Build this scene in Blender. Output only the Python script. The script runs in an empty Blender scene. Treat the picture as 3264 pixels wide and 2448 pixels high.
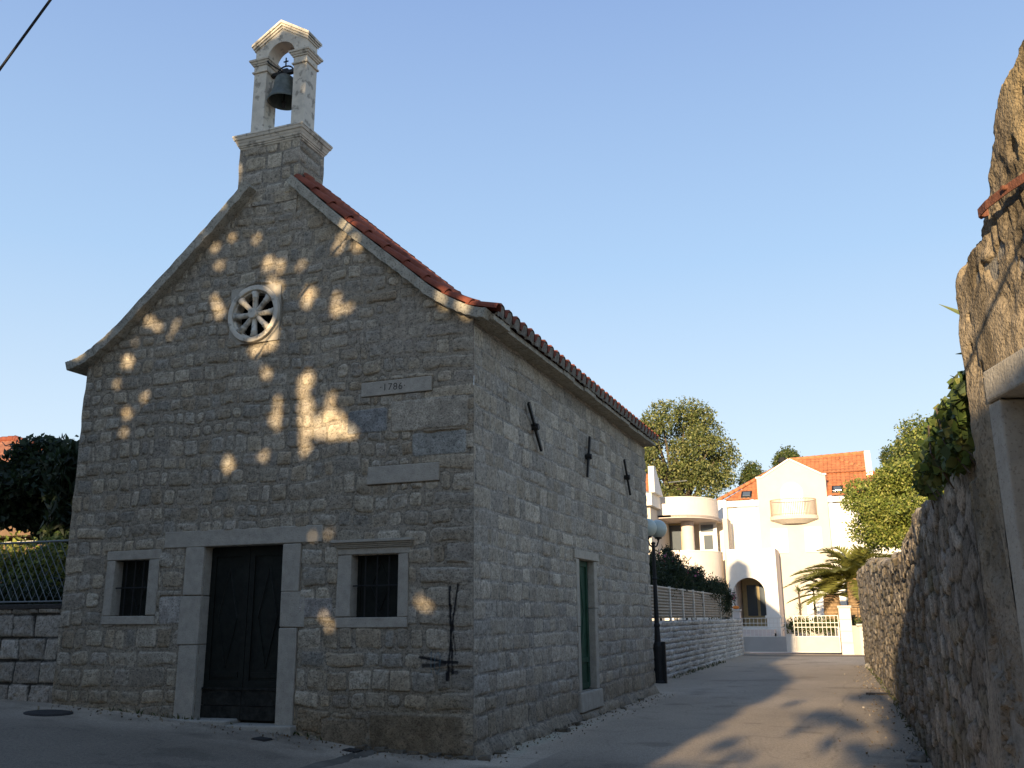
import bpy, math, random
import numpy as np
from mathutils import Matrix, Vector
random.seed(7)
SC = bpy.context.scene
# ------------------------------------------------------------------ camera
cam_d = bpy.data.cameras.new("camera"); cam = bpy.data.objects.new("camera", cam_d)
SC.collection.objects.link(cam); SC.camera = cam
cam_d.sensor_width = 36.0; cam_d.lens = 36.0 * 2960.8 / 3264.0
cam_d.clip_start = 0.05; cam_d.clip_end = 2000
CR = Vector((0.93597557, 0.3519616, -0.00852983)); CU = Vector((0.09372976, -0.22575672, 0.96966419)); CF = Vector((-0.33935889, 0.90838149, 0.24429205))
CL = Vector((4.54176394, -10.71300276, 1.6))
M = Matrix.Identity(4)
for i in range(3):
    M[i][0] = CR[i]; M[i][1] = CU[i]; M[i][2] = -CF[i]; M[i][3] = CL[i]
cam.matrix_world = M
# ------------------------------------------------------------------ light
SX, SZ = 0.030, -0.147                       # sun travels (SX, 1, SZ)
elev = math.atan2(-SZ, math.hypot(1, SX)); rot = math.atan2(-SX, -1)
world = bpy.data.worlds.new("World"); SC.world = world; world.use_nodes = True
wt = world.node_tree; bg = wt.nodes["Background"]; sky = wt.nodes.new("ShaderNodeTexSky")
sky.sky_type = 'NISHITA'; sky.sun_disc = False; sky.sun_elevation = elev; sky.sun_rotation = rot
sky.altitude = 0; sky.air_density = 1.0; sky.dust_density = 0.3; sky.ozone_density = 1.5
geo = wt.nodes.new("ShaderNodeTexCoord"); sep = wt.nodes.new("ShaderNodeSeparateXYZ"); wt.links.new(geo.outputs["Generated"], sep.inputs[0])
ramp = wt.nodes.new("ShaderNodeValToRGB"); wt.links.new(sep.outputs["Z"], ramp.inputs[0])
els = ramp.color_ramp.elements; els[0].position = 0.0; els[0].color = (.80, .92, 1.06, 1); els[1].position = 1.0; els[1].color = (.12, .22, .48, 1)
for p_, c_ in ((.16, (.68, .82, .97, 1)), (.36, (.44, .64, .92, 1)), (.60, (.29, .44, .77, 1))):
    e_ = els.new(p_); e_.color = c_
scl = wt.nodes.new("ShaderNodeVectorMath"); scl.operation = 'SCALE'; scl.inputs["Scale"].default_value = 3.4; wt.links.new(ramp.outputs[0], scl.inputs[0])
mixs = wt.nodes.new("ShaderNodeMix"); mixs.data_type = 'RGBA'; mixs.inputs[0].default_value = .88
wt.links.new(sky.outputs[0], mixs.inputs[6]); wt.links.new(scl.outputs[0], mixs.inputs[7])
wt.links.new(mixs.outputs[2], bg.inputs[0]); bg.inputs[1].default_value = 0.15
sun_d = bpy.data.lights.new("sun", 'SUN'); sun = bpy.data.objects.new("sun", sun_d); SC.collection.objects.link(sun)
sun_d.energy = 5.0; sun_d.angle = math.radians(0.5); sun_d.color = (1.0, 0.77, 0.49)
sun.rotation_euler = Vector((SX, 1, SZ)).to_track_quat('-Z', 'Y').to_euler()
sun.location = (0, -40, 20)
SC.view_settings.view_transform = 'Standard'; SC.view_settings.look = 'None'
SC.view_settings.exposure = 1.0; SC.view_settings.gamma = 1.0
# ------------------------------------------------------------------ numpy noise
def _h(ix, iy, s):
    n = (ix.astype(np.int64) * 374761393 + iy.astype(np.int64) * 668265263 + s * 1442695041) & 0xFFFFFFFF
    n = ((n ^ (n >> 13)) * 1274126177) & 0xFFFFFFFF
    n = n ^ (n >> 16)
    return (n & 0xFFFFFF) / float(0xFFFFFF)
def vn(x, y, s=0):
    ix = np.floor(x); iy = np.floor(y); fx = x - ix; fy = y - iy
    fx = fx * fx * (3 - 2 * fx); fy = fy * fy * (3 - 2 * fy)
    a = _h(ix, iy, s); b = _h(ix + 1, iy, s); c = _h(ix, iy + 1, s); d = _h(ix + 1, iy + 1, s)
    return (a * (1 - fx) + b * fx) * (1 - fy) + (c * (1 - fx) + d * fx) * fy
def fbm(x, y, s=0, o=4):
    t = 0; a = .5
    for i in range(o):
        t = t + a * (vn(x * 2 ** i, y * 2 ** i, s + i * 17) - .5) * 2; a *= .5
    return t
def sst(a, b, x):
    t = np.clip((x - a) / (b - a), 0, 1); return t * t * (3 - 2 * t)
# ------------------------------------------------------------------ materials
def mat(name, col=(.5, .5, .5), rough=.85, vcol=False, var=.25, vscale=6., bump=.3, bscale=40., spec=.3, metal=0., fine=None, trans=0.):
    m = bpy.data.materials.new(name); m.use_nodes = True; nt = m.node_tree; N = nt.nodes; Lk = nt.links
    b = N["Principled BSDF"]; b.inputs["Roughness"].default_value = rough; b.inputs["Metallic"].default_value = metal
    b.inputs["Specular IOR Level"].default_value = spec
    tc = N.new("ShaderNodeTexCoord")
    if vcol:
        src = N.new("ShaderNodeAttribute"); src.attribute_name = "Col"; csock = src.outputs["Color"]
    else:
        src = N.new("ShaderNodeRGB"); src.outputs[0].default_value = (*col, 1); csock = src.outputs[0]
    if var > 0:
        n1 = N.new("ShaderNodeTexNoise"); n1.inputs["Scale"].default_value = vscale; n1.inputs["Detail"].default_value = 8; n1.inputs["Roughness"].default_value = .65
        Lk.new(tc.outputs["Object"], n1.inputs["Vector"])
        mr = N.new("ShaderNodeMapRange"); mr.inputs["From Min"].default_value = .3; mr.inputs["From Max"].default_value = .7
        mr.inputs["To Min"].default_value = 1 - var; mr.inputs["To Max"].default_value = 1 + var
        Lk.new(n1.outputs["Fac"], mr.inputs["Value"])
        mx = N.new("ShaderNodeVectorMath"); mx.operation = 'SCALE'
        Lk.new(csock, mx.inputs[0]); Lk.new(mr.outputs[0], mx.inputs["Scale"]); csock = mx.outputs[0]
    if fine:
        n3 = N.new("ShaderNodeTexNoise"); n3.inputs["Scale"].default_value = fine[0]; n3.inputs["Detail"].default_value = 3
        Lk.new(tc.outputs["Object"], n3.inputs["Vector"])
        m3 = N.new("ShaderNodeMapRange"); m3.inputs["From Min"].default_value = fine[2]; m3.inputs["From Max"].default_value = fine[2] + .08
        m3.inputs["To Min"].default_value = 1 - fine[1]; m3.inputs["To Max"].default_value = 1
        Lk.new(n3.outputs["Fac"], m3.inputs["Value"])
        mx3 = N.new("ShaderNodeVectorMath"); mx3.operation = 'SCALE'; Lk.new(csock, mx3.inputs[0]); Lk.new(m3.outputs[0], mx3.inputs["Scale"]); csock = mx3.outputs[0]
    Lk.new(csock, b.inputs["Base Color"])
    if bump > 0:
        n2 = N.new("ShaderNodeTexNoise"); n2.inputs["Scale"].default_value = bscale; n2.inputs["Detail"].default_value = 6
        Lk.new(tc.outputs["Object"], n2.inputs["Vector"])
        bp = N.new("ShaderNodeBump"); bp.inputs["Strength"].default_value = bump; bp.inputs["Distance"].default_value = .02
        Lk.new(n2.outputs["Fac"], bp.inputs["Height"]); Lk.new(bp.outputs[0], b.inputs["Normal"])
    if trans > 0:
        tr = N.new("ShaderNodeBsdfTranslucent"); ms = N.new("ShaderNodeMixShader"); ms.inputs[0].default_value = trans
        Lk.new(csock, tr.inputs[0]); Lk.new(b.outputs[0], ms.inputs[1]); Lk.new(tr.outputs[0], ms.inputs[2])
        Lk.new(ms.outputs[0], N["Material Output"].inputs[0])
    return m
MT = {}
MT['stone'] = mat('stone_masonry', vcol=True, rough=.92, var=.36, vscale=16, bump=.75, bscale=60, spec=.15, fine=(42, .42, .38))
MT['dressed'] = mat('dressed_stone', (.40, .36, .29), rough=.9, var=.16, vscale=9, bump=.35, bscale=60, spec=.15, fine=(70, .3, .33))
MT['slab'] = mat('verge_stone', (.38, .35, .28), rough=.95, var=.3, vscale=8, bump=.6, bscale=50, spec=.1, fine=(40, .4, .38))
MT['white_stone'] = mat('belfry_stone', (.62, .565, .46), rough=.85, var=.18, vscale=5, bump=.25, bscale=50, spec=.2, fine=(9, .45, .36))
MT['mortar'] = mat('mortar', (.24, .22, .185), rough=.95, var=.35, vscale=14, bump=.6, bscale=60, spec=.1)
MT['footstone'] = mat('footing_stone', (.15, .125, .09), rough=.95, var=.35, vscale=14, bump=.6, bscale=60, spec=.1)
MT['tile'] = mat('roof_tile', (.22, .065, .038), rough=.85, var=.3, vscale=5, bump=.3, bscale=50, spec=.2)
MT['tile2'] = mat('orange_tile', (.47, .18, .08), rough=.85, var=.2, vscale=4, bump=.2, bscale=30, spec=.2)
MT['tilevc'] = mat('roof_tile_rows', vcol=True, rough=.85, var=.25, vscale=6, bump=.3, bscale=50, spec=.2)
MT['door'] = mat('dark_green_wood', (.010, .012, .009), rough=.6, var=.5, vscale=9, bump=.3, bscale=25, spec=.25)
MT['doorworn'] = mat('worn_wood', (.022, .022, .018), rough=.85, var=.75, vscale=11, bump=.5, bscale=30, spec=.2)
MT['greendoor'] = mat('green_wood', (.022, .065, .036), rough=.6, var=.35, vscale=8, bump=.25, bscale=25)
MT['iron'] = mat('black_iron', (.012, .012, .011), rough=.6, var=.3, vscale=20, bump=.2, bscale=60, spec=.4)
MT['rust'] = mat('rusty_iron', (.15, .06, .035), rough=.85, var=.45, vscale=20, bump=.4, bscale=80)
MT['bronze'] = mat('bell_bronze', (.12, .13, .11), rough=.55, var=.35, vscale=10, bump=.2, bscale=40, metal=.35)
MT['dark'] = mat('dark_interior', (.010, .010, .009), rough=.95, var=0, bump=0, spec=0)
MT['galv'] = mat('galvanised_steel', (.20, .21, .20), rough=.5, var=.15, vscale=20, bump=0, metal=.4)
MT['white'] = mat('white_render', (.80, .77, .70), rough=.9, var=.05, vscale=1.5, bump=.15, bscale=30, spec=.15)
MT['cream'] = mat('cream_render', (.56, .51, .44), rough=.9, var=.05, vscale=1.5, bump=.15, bscale=30, spec=.15)
MT['terrace'] = mat('pale_terrace_render', (.72, .64, .56), rough=.9, var=.05, vscale=1.5, bump=.15, bscale=30, spec=.15)
MT['pink'] = mat('pink_beige_render', (.66, .57, .51), rough=.9, var=.06, vscale=1.5, bump=.15, bscale=30, spec=.15)
MT['shutter'] = mat('white_shutter', (.80, .79, .76), rough=.6, var=.03, vscale=3, bump=0)
MT['frame'] = mat('yellow_frame', (.55, .44, .24), rough=.6, var=.1, bump=0)
MT['glass'] = mat('window_glass', (.10, .12, .14), rough=.08, var=0, bump=0, spec=.8)
MT['metal_white'] = mat('white_painted_metal', (.70, .66, .58), rough=.5, var=.06, bump=0)
MT['greypanel'] = mat('grey_gate_panel', (.42, .39, .36), rough=.55, var=.06, vscale=3, bump=0)
MT['railing'] = mat('balcony_iron', (.35, .27, .20), rough=.5, var=.1, bump=0)
MT['globe'] = mat('lamp_globe', (.50, .55, .48), rough=.35, var=.05, vscale=3, bump=0, spec=.5)
MT['leaf'] = mat('leaf', vcol=True, rough=.55, var=0, bump=0, spec=.35, trans=.3)
MT['bark'] = mat('bark', (.11, .085, .06), rough=.95, var=.4, vscale=12, bump=.8, bscale=30)
MT['palmtrunk'] = mat('palm_trunk', vcol=True, rough=.95, var=.3, vscale=18, bump=.6, bscale=40)
MT['asphalt'] = mat('asphalt', vcol=True, rough=.9, var=.18, vscale=24, bump=.6, bscale=180, spec=.2, fine=(90, .35, .40))
MT['earth'] = mat('earth', (.14, .12, .09), rough=1, var=.4, vscale=2, bump=.4, bscale=8)
MT['plaster'] = mat('old_plaster', vcol=True, rough=.95, var=.25, vscale=16, bump=.7, bscale=70, spec=.08, fine=(45, .4, .37))
MT['castiron'] = mat('cast_iron', (.045, .04, .035), rough=.75, var=.4, vscale=30, bump=.5, bscale=60)
MT['orange'] = mat('orange_paint', (.75, .22, .03), rough=.6, var=.05, bump=0)
MT['cablem'] = mat('cable_black', (.02, .02, .02), rough=.6, var=0, bump=0)
MT['brown'] = mat('brown_render', (.16, .10, .06), rough=.9, var=.15, bump=0)
MT['plastic'] = mat('ribbed_fence_sheet', (.26, .22, .165), rough=.6, var=.25, vscale=4, bump=.1, bscale=30)
MT['engrave'] = mat('carved_letters', (.09, .08, .065), rough=1, var=.1, bump=0)
# ------------------------------------------------------------------ object helpers
COL = SC.collection
def tag(o, label=None, cat=None, group=None, kind=None):
    if label: o['label'] = label
    if cat: o['category'] = cat
    if group: o['group'] = group
    if kind: o['kind'] = kind
    return o
def thing(name, label, cat, loc=(0, 0, 0), group=None):
    o = bpy.data.objects.new(name, None); COL.objects.link(o); o.location = loc; o.empty_display_size = .2
    return tag(o, label, cat, group)
def link(name, me, parent=None):
    o = bpy.data.objects.new(name, me); COL.objects.link(o)
    if parent is not None:
        o.parent = parent
        if parent.type == 'EMPTY': o.location = -parent.location
    return o
class MB:
    def __init__(s): s.v = []; s.f = []; s.c = []
    def add(s, vs, fs, col=None):
        n = len(s.v); s.v += [tuple(p) for p in vs]; s.f += [tuple(i + n for i in f) for f in fs]
        if col is not None: s.c += [col] * len(vs)
        return s
    def box(s, x0, x1, y0, y1, z0, z1, j=0, col=None):
        r = lambda: random.uniform(-j, j) if j else 0
        vs = [(x + r(), y + r(), z + r()) for z in (z0, z1) for x, y in ((x0, y0), (x1, y0), (x1, y1), (x0, y1))]
        return s.add(vs, [(3, 2, 1, 0), (4, 5, 6, 7), (0, 1, 5, 4), (1, 2, 6, 5), (2, 3, 7, 6), (3, 0, 4, 7)], col)
    def prism(s, pts, a, b, axis='y'):
        """pts: list of (p,q) ccw; axis y -> (p,·,q); axis x -> (·,p,q); axis z -> (p,q,·)"""
        n = len(pts)
        f = {'y': lambda p, t: (p[0], t, p[1]), 'x': lambda p, t: (t, p[0], p[1]), 'z': lambda p, t: (p[0], p[1], t)}[axis]
        vs = [f(p, a) for p in pts] + [f(p, b) for p in pts]
        fs = [tuple(range(n))[::-1], tuple(range(n, 2 * n))] + [(i, (i + 1) % n, n + (i + 1) % n, n + i) for i in range(n)]
        return s.add(vs, fs)
    def tube(s, pts, rad, n=8, cap=True, col=None):
        pts = [Vector(p) for p in pts]; rs = rad if isinstance(rad, (list, tuple)) else [rad] * len(pts)
        vs = []; fs = []
        for i, p in enumerate(pts):
            t = (pts[min(i + 1, len(pts) - 1)] - pts[max(i - 1, 0)]).normalized()
            a = t.cross(Vector((0, 0, 1)) if abs(t.z) < .95 else Vector((1, 0, 0))).normalized(); b = t.cross(a)
            for k in range(n):
                th = 2 * math.pi * k / n; vs.append(p + (a * math.cos(th) + b * math.sin(th)) * rs[i])
        for i in range(len(pts) - 1):
            for k in range(n):
                fs.append((i * n + k, i * n + (k + 1) % n, (i + 1) * n + (k + 1) % n, (i + 1) * n + k))
        if cap: fs += [tuple(range(n)), tuple(range((len(pts) - 1) * n, len(pts) * n))[::-1]]
        return s.add(vs, fs, col)
    def lathe(s, prof, c, n=24, cap=False):
        vs = []; fs = []
        for r, z in prof:
            for k in range(n):
                th = 2 * math.pi * k / n; vs.append((c[0] + r * math.cos(th), c[1] + r * math.sin(th), c[2] + z))
        for i in range(len(prof) - 1):
            for k in range(n): fs.append((i * n + k, i * n + (k + 1) % n, (i + 1) * n + (k + 1) % n, (i + 1) * n + k))
        if cap: fs += [tuple(range(n))[::-1], tuple(range((len(prof) - 1) * n, len(prof) * n))]
        return s.add(vs, fs)
    def build(s, name, m, parent=None, smooth=False, bevel=0, label=None):
        me = bpy.data.meshes.new(name); me.from_pydata([tuple(p) for p in s.v], [], s.f); me.update()
        if s.c and len(s.c) == len(s.v):
            a = me.color_attributes.new("Col", 'FLOAT_COLOR', 'POINT')
            a.data.foreach_set("color", np.array([(*c, 1) for c in s.c], dtype=np.float32).ravel())
        me.materials.append(m if not isinstance(m, str) else MT[m])
        import bmesh
        bm = bmesh.new(); bm.from_mesh(me); bmesh.ops.recalc_face_normals(bm, faces=bm.faces); bm.to_mesh(me); bm.free()
        if smooth: me.polygons.foreach_set("use_smooth", [True] * len(me.polygons))
        o = link(name, me, parent)
        if bevel:
            md = o.modifiers.new("bevel", 'BEVEL'); md.width = bevel; md.segments = 2; md.limit_method = 'ANGLE'
        if label: o['label'] = label
        return o
def npmesh(name, V, F, m, parent=None, col=None, smooth=True):
    """V (n,3), F (k,4) or (k,3)"""
    me = bpy.data.meshes.new(name); F = np.asarray(F, dtype=np.int32); k, q = F.shape
    me.vertices.add(len(V)); me.vertices.foreach_set("co", np.asarray(V, dtype=np.float32).ravel())
    me.loops.add(k * q); me.loops.foreach_set("vertex_index", F.ravel())
    me.polygons.add(k); me.polygons.foreach_set("loop_start", np.arange(0, k * q, q, dtype=np.int32))
    me.polygons.foreach_set("loop_total", np.full(k, q, dtype=np.int32))
    me.update(calc_edges=True)
    if smooth: me.polygons.foreach_set("use_smooth", np.ones(k, dtype=bool))
    if col is not None:
        a = me.color_attributes.new("Col", 'FLOAT_COLOR', 'POINT')
        c = np.ones((len(V), 4), dtype=np.float32); c[:, :3] = col; a.data.foreach_set("color", c.ravel())
    me.materials.append(MT[m] if isinstance(m, str) else m)
    return link(name, me, parent)
def grid(name, P, m, parent=None, col=None, keep=None, flip=False, smooth=True):
    """P (a,b,3) vertex grid"""
    a, b = P.shape[:2]; I = np.arange(a * b).reshape(a, b)
    F = np.stack([I[:-1, :-1], I[:-1, 1:], I[1:, 1:], I[1:, :-1]], -1)
    if flip: F = F[..., ::-1]
    F = F.reshape(-1, 4)
    if keep is not None: F = F[keep.reshape(-1)]
    used = np.zeros(a * b, bool); used[F.ravel()] = True; mp = np.cumsum(used) - 1
    V = P.reshape(-1, 3)[used]; F = mp[F]
    c = col.reshape(-1, 3)[used] if col is not None else None
    return npmesh(name, V, F, m, parent, c, smooth)
# ------------------------------------------------------------------ masonry height field
def masonry(u, v, heights, wfun, seed, amp=.028, mort=.010, wob=.018, fill=(), pal=None, mcol=(.27, .24, .19), rnd=.035, rough=.007, warp=1.6):
    """u,v 2-D arrays in metres. returns height, colour. fill: list of rects (u0,u1,v0,v1,(colour)) flush single stones"""
    rng = np.random.RandomState(seed)
    B = np.concatenate([[v.min() - .1], v.min() - .1 + np.cumsum(heights)])
    vv = v + wob * fbm(u * warp, v * 1.2, seed, 3) * 1.6 + .012 * fbm(u * 5, v * 5, seed + 3, 2)
    uu0 = u + .010 * fbm(u * 6 + 9, v * 6, seed + 5, 2)
    k = np.clip(np.searchsorted(B, vv.ravel()).reshape(vv.shape) - 1, 0, len(B) - 2)
    H = np.zeros_like(u); C = np.zeros(u.shape + (3,))
    mort_h = .005 + .007 * fbm(u * 18, v * 18, seed + 7, 2)
    H[:] = mort_h; C[:] = np.array(mcol)
    pal = np.array(pal)
    fz = fbm(u * 9, v * 9, seed + 11, 4); fz2 = fbm(u * 3.3, v * 3.3, seed + 12, 3); fz3 = fbm(u * 7, v * 10, seed + 13, 4); fz4 = fbm(u * 5, v * 9, seed + 14, 3)
    for c in range(len(B) - 1):
        m = k == c
        if not m.any(): continue
        um, vm = uu0[m], vv[m]
        J = wfun(rng, c, u.min() - .3, u.max() + .3); n = len(J) - 1
        ti = np.clip(np.searchsorted(J, um) - 1, 0, n - 1)
        til = rng.uniform(-.12, .12, n + 1)
        um2 = um + (vm - (B[c] + B[c + 1]) / 2) * til[ti]
        i = np.clip(np.searchsorted(J, um2) - 1, 0, n - 1)
        wj = rng.uniform(.5, 1.9, n)[i] * mort
        cu = (J[i] + J[i + 1]) / 2; hu = (J[i + 1] - J[i]) / 2 - wj
        top = rng.uniform(0, .018, n)[i]; cv = (B[c] + B[c + 1] - top) / 2; hv = (B[c + 1] - B[c] - top) / 2 - wj
        r = np.minimum(rng.uniform(.3, 1.5, n)[i] * rnd, .8 * np.minimum(hu, hv))
        ax = np.abs(um2 - cu) - hu + r; ay = np.abs(vm - cv) - hv + r
        sd = np.minimum(np.maximum(ax, ay), 0) + np.hypot(np.maximum(ax, 0), np.maximum(ay, 0)) - r
        sd = sd + .011 * fz[m] + .008 * fz2[m]
        d = -sd
        A = rng.uniform(.55, 1.25, n)[i] * amp
        tx = rng.uniform(-.05, .05, n)[i]; ty = rng.uniform(-.07, .07, n)[i]
        face = A * (.75 + .25 * sst(0, .07, d)) + tx * (um2 - cu) + ty * (vm - cv) + rough * fz[m] * rng.uniform(.5, 1.8, n)[i] + rough * 1.2 * fz2[m]
        face = face - A * .35 * sst(.25, .6, fz3[m]) - A * .25 * np.exp(-(fz4[m] / .03) ** 2) * sst(-.1, .3, fz2[m])
        w = sst(-.002, .016, d)
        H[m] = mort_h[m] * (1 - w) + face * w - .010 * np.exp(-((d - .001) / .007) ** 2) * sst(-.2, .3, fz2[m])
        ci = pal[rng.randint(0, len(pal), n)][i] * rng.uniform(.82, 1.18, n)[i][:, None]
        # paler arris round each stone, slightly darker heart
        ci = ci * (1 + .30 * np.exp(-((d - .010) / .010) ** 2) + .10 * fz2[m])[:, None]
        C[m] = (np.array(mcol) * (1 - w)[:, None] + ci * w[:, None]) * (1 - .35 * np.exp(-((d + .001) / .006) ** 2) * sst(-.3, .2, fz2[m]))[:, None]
    for (u0, u1, v0, v1, cc, hh) in fill:
        ru = .05; qx = np.abs(u - (u0 + u1) / 2) - (u1 - u0) / 2 + ru; qz = np.abs(v - (v0 + v1) / 2) - (v1 - v0) / 2 + ru
        d = -(np.minimum(np.maximum(qx, qz), 0) + np.hypot(np.maximum(qx, 0), np.maximum(qz, 0)) - ru) + .012 * fz + .012 * fz2
        w = sst(-.012, -.002, d); s = sst(0, .015, d)
        if cc is None:
            H[:] = np.where(w > .5, hh, H)
        else:
            H[:] = H * (1 - w) + (mort_h * (1 - s) + s * (hh + rough * .8 * fz2 + .006 * fz)) * w
            C[:] = C * (1 - (w * s))[..., None] + (np.array(cc) * (1 + .16 * fz[..., None] + .35 * fz2[..., None])) * (w * s)[..., None]
    return H, C
def widths(lo, hi, corner=None, far=None):
    def f(rng, c, a, b):
        J = [b]
        # built from the corner (upper u) backwards
        if corner is not None:
            J = [b, corner - (rng.uniform(.45, .75) if c % 2 else rng.uniform(.22, .36))]
        while J[-1] > a:
            w = rng.uniform(lo, hi) * (1.32 if (corner is not None and c < 13) else 1.)
            if rng.rand() < .12: w *= 1.7
            if rng.rand() < .12: w *= .6
            J.append(J[-1] - w)
        return np.array(J[::-1])
    return f
def courses(rng, lo, hi, total):
    h = []
    while sum(h) < total: h.append(rng.uniform(lo, hi))
    return h
# ------------------------------------------------------------------ ground
_gx = np.array([-200, -30, -12, -8, -6.4, -5, -2.5, -1.3, 0, 200.])
_gz = np.array([.9, .9, .65, .52, .465, .385, .20, .05, 0, 0.])
def gz(x): return np.interp(x, _gx, _gz)
xs = np.concatenate([[-700, -250, -90], np.arange(-40, 41, 2.), [90, 250, 700]]); ys = np.concatenate([[-700, -200, -80], np.arange(-40, 81, 5.), [120, 300, 900]])
X, Y = np.meshgrid(xs, ys, indexing='ij')
tag(grid('ground', np.stack([X, Y, gz(X) - .03], -1), 'earth', flip=True), kind='structure')
def road_col(X, Y):
    base = np.array([.50, .41, .30])
    n = fbm(X * .7, Y * .35, 3, 4); n2 = fbm(X * 3, Y * 2, 8, 3)
    C = base[None, None, :] * (1 + .16 * n + .07 * n2)[..., None]
    # dusty apron against the chapel front and left
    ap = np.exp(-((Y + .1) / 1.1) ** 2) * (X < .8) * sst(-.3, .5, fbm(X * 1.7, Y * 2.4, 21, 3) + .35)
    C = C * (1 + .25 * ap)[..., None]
    sl = np.exp(-((X - .28 - .12 * n2) / .22) ** 2) * (Y > -.4) * (Y < 10.5); C = C * (1 + .22 * sl)[..., None]; fr = sst(1.5, -1.5, Y + .5 * n) * sst(3.2, 1.2, X); C = C * (1 - .5 * fr * (1 - .5 * ap))[..., None]  # fr puts the foreground-left shade into the asphalt colour
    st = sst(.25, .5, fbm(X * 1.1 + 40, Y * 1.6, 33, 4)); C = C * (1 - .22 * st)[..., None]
    # resurfaced darker trench strip in front of gate
    tr = sst(29.6, 29.8, Y + .12 * (X + .6) * 0) * (1 - sst(31.2, 31.3, Y)); C = C * (1 - .45 * tr)[..., None]
    # cracks
    for s, k in ((50, .5),):
        w = np.abs(fbm(X * .45 + 3 * s, Y * .22, s, 4)); cr = np.exp(-(w / .004) ** 2); C = C * (1 - .45 * k * cr)[..., None]
    wc = np.abs(X - 3.9 - .25 * fbm(Y * .6, Y * 0 + 2, 91, 3)); cr = np.exp(-(wc / .012) ** 2) * (Y > 1) * (Y < 16); C = C * (1 - .28 * cr)[..., None]
    # darker band along the right-hand wall
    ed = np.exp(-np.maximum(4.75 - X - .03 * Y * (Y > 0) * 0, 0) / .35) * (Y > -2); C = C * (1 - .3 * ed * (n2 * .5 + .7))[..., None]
    return np.clip(C, .02, .6)
def road_patch(name, x0, x1, y0, y1, dx, dy):
    a = np.arange(x0, x1 + dx / 2, dx); b = np.arange(y0, y1 + dy / 2, dy); X, Y = np.meshgrid(a, b, indexing='ij')
    Z = gz(X) + .004 + .006 * fbm(X * 1.2, Y * 1.2, 5, 3) + .0015 * fbm(X * 14, Y * 14, 6, 2)
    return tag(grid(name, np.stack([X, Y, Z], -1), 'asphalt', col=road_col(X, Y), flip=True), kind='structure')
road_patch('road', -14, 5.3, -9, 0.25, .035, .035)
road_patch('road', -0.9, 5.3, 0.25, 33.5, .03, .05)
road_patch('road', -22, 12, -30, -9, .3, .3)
# ------------------------------------------------------------------ chapel
ch = thing('chapel', 'small grey stone chapel with gabled front, rose window, red tile roof and belfry', 'chapel', (-3.23, 5, 0))
PAL_F = [(.45 * .345 + .55 * p[0] * 1.24, .45 * .305 + .55 * p[1] * 1.13, .45 * .24 + .55 * p[2] * .95) for p in [(.33, .30, .25), (.29, .27, .235), (.27, .255, .235), (.37, .34, .28), (.30, .29, .265), (.34, .30, .235), (.24, .24, .23), (.30, .25, .18), (.40, .375, .325), (.35, .32, .27)]]
PAL_S = [(p[0] * .99, p[1] * .92, p[2] * .80) for p in [(.40, .375, .335), (.37, .355, .325), (.42, .395, .35), (.36, .335, .29), (.44, .415, .37), (.35, .34, .32)]]
RP = [(-2.84, 7.93), (-1.99, 7.13), (-.97, 6.24), (-.49, 5.83), (-.03, 5.555), (.25, 5.47)]     # right roof profile
LP = [(-6.75, 5.47), (-6.45, 5.55), (-5.97, 5.84), (-5.5, 6.24), (-4.47, 7.15), (-3.62, 7.95)]
rx = np.array([p[0] for p in RP]); rz = np.array([p[1] for p in RP]); lx = np.array([p[0] for p in LP]); lz = np.array([p[1] for p in LP])
def edge_e(z): return .018 + .016 * vn(z * 4.5, z * 0 + 3.3, 77) 
# front wall
du = .0125
u = np.arange(-6.44, 0 + du / 2, du); v = np.arange(-.15, 8.72, du); U, Vv = np.meshgrid(u, v, indexing='ij')
rng = np.random.RandomState(5)
hs = [.18, .28, .30] + courses(rng, .20, .29, 3.6) + courses(rng, .17, .26, 5.0)
WH = (.50, .48, .43); PS = (.38, .36, .31)
fillF = [(-1.36, -.10, .03, .48, (.25, .205, .145), .03), (-2.05, -1.42, .03, .40, (.27, .225, .165), .03),
         (-1.17, -.06, 3.98, 4.40, (.39, .34, .26), .024), (-1.83, -1.22, 4.0, 4.33, (.25, .245, .225), .022),
         (-.85, -.08, 3.63, 3.95, (.34, .33, .285), .02), (-2.47, -1.95, 1.62, 1.88, (.38, .34, .29), .024),
         (-4.72, -4.3, 1.55, 1.93, (.40, .365, .31), .02)]
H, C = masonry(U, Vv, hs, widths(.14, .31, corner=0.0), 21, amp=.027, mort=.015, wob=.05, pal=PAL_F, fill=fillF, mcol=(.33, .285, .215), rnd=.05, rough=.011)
# left end quoins slightly larger are left as laid; browner, damp first courses
low = sst(1.15, .1, Vv + .15 * fbm(U * 2, Vv * 2, 5, 2)); C *= (1 - low[..., None] * np.array([.18, .24, .34]))
# smeared mortar areas upper right of the gable
sm = sst(.05, .45, fbm(U * 1.1 + 5, Vv * 1.3, 44, 3) + .25 * sst(-2.6, -1.0, U) * sst(4.2, 5.2, Vv) - .22)
H = H * (1 - .55 * sm) + sm * .013 + sm * .004 * fbm(U * 22, Vv * 22, 9, 3); C = C * (1 - .5 * sm[..., None]) + .5 * sm[..., None] * np.array([.33, .29, .23])
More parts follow.
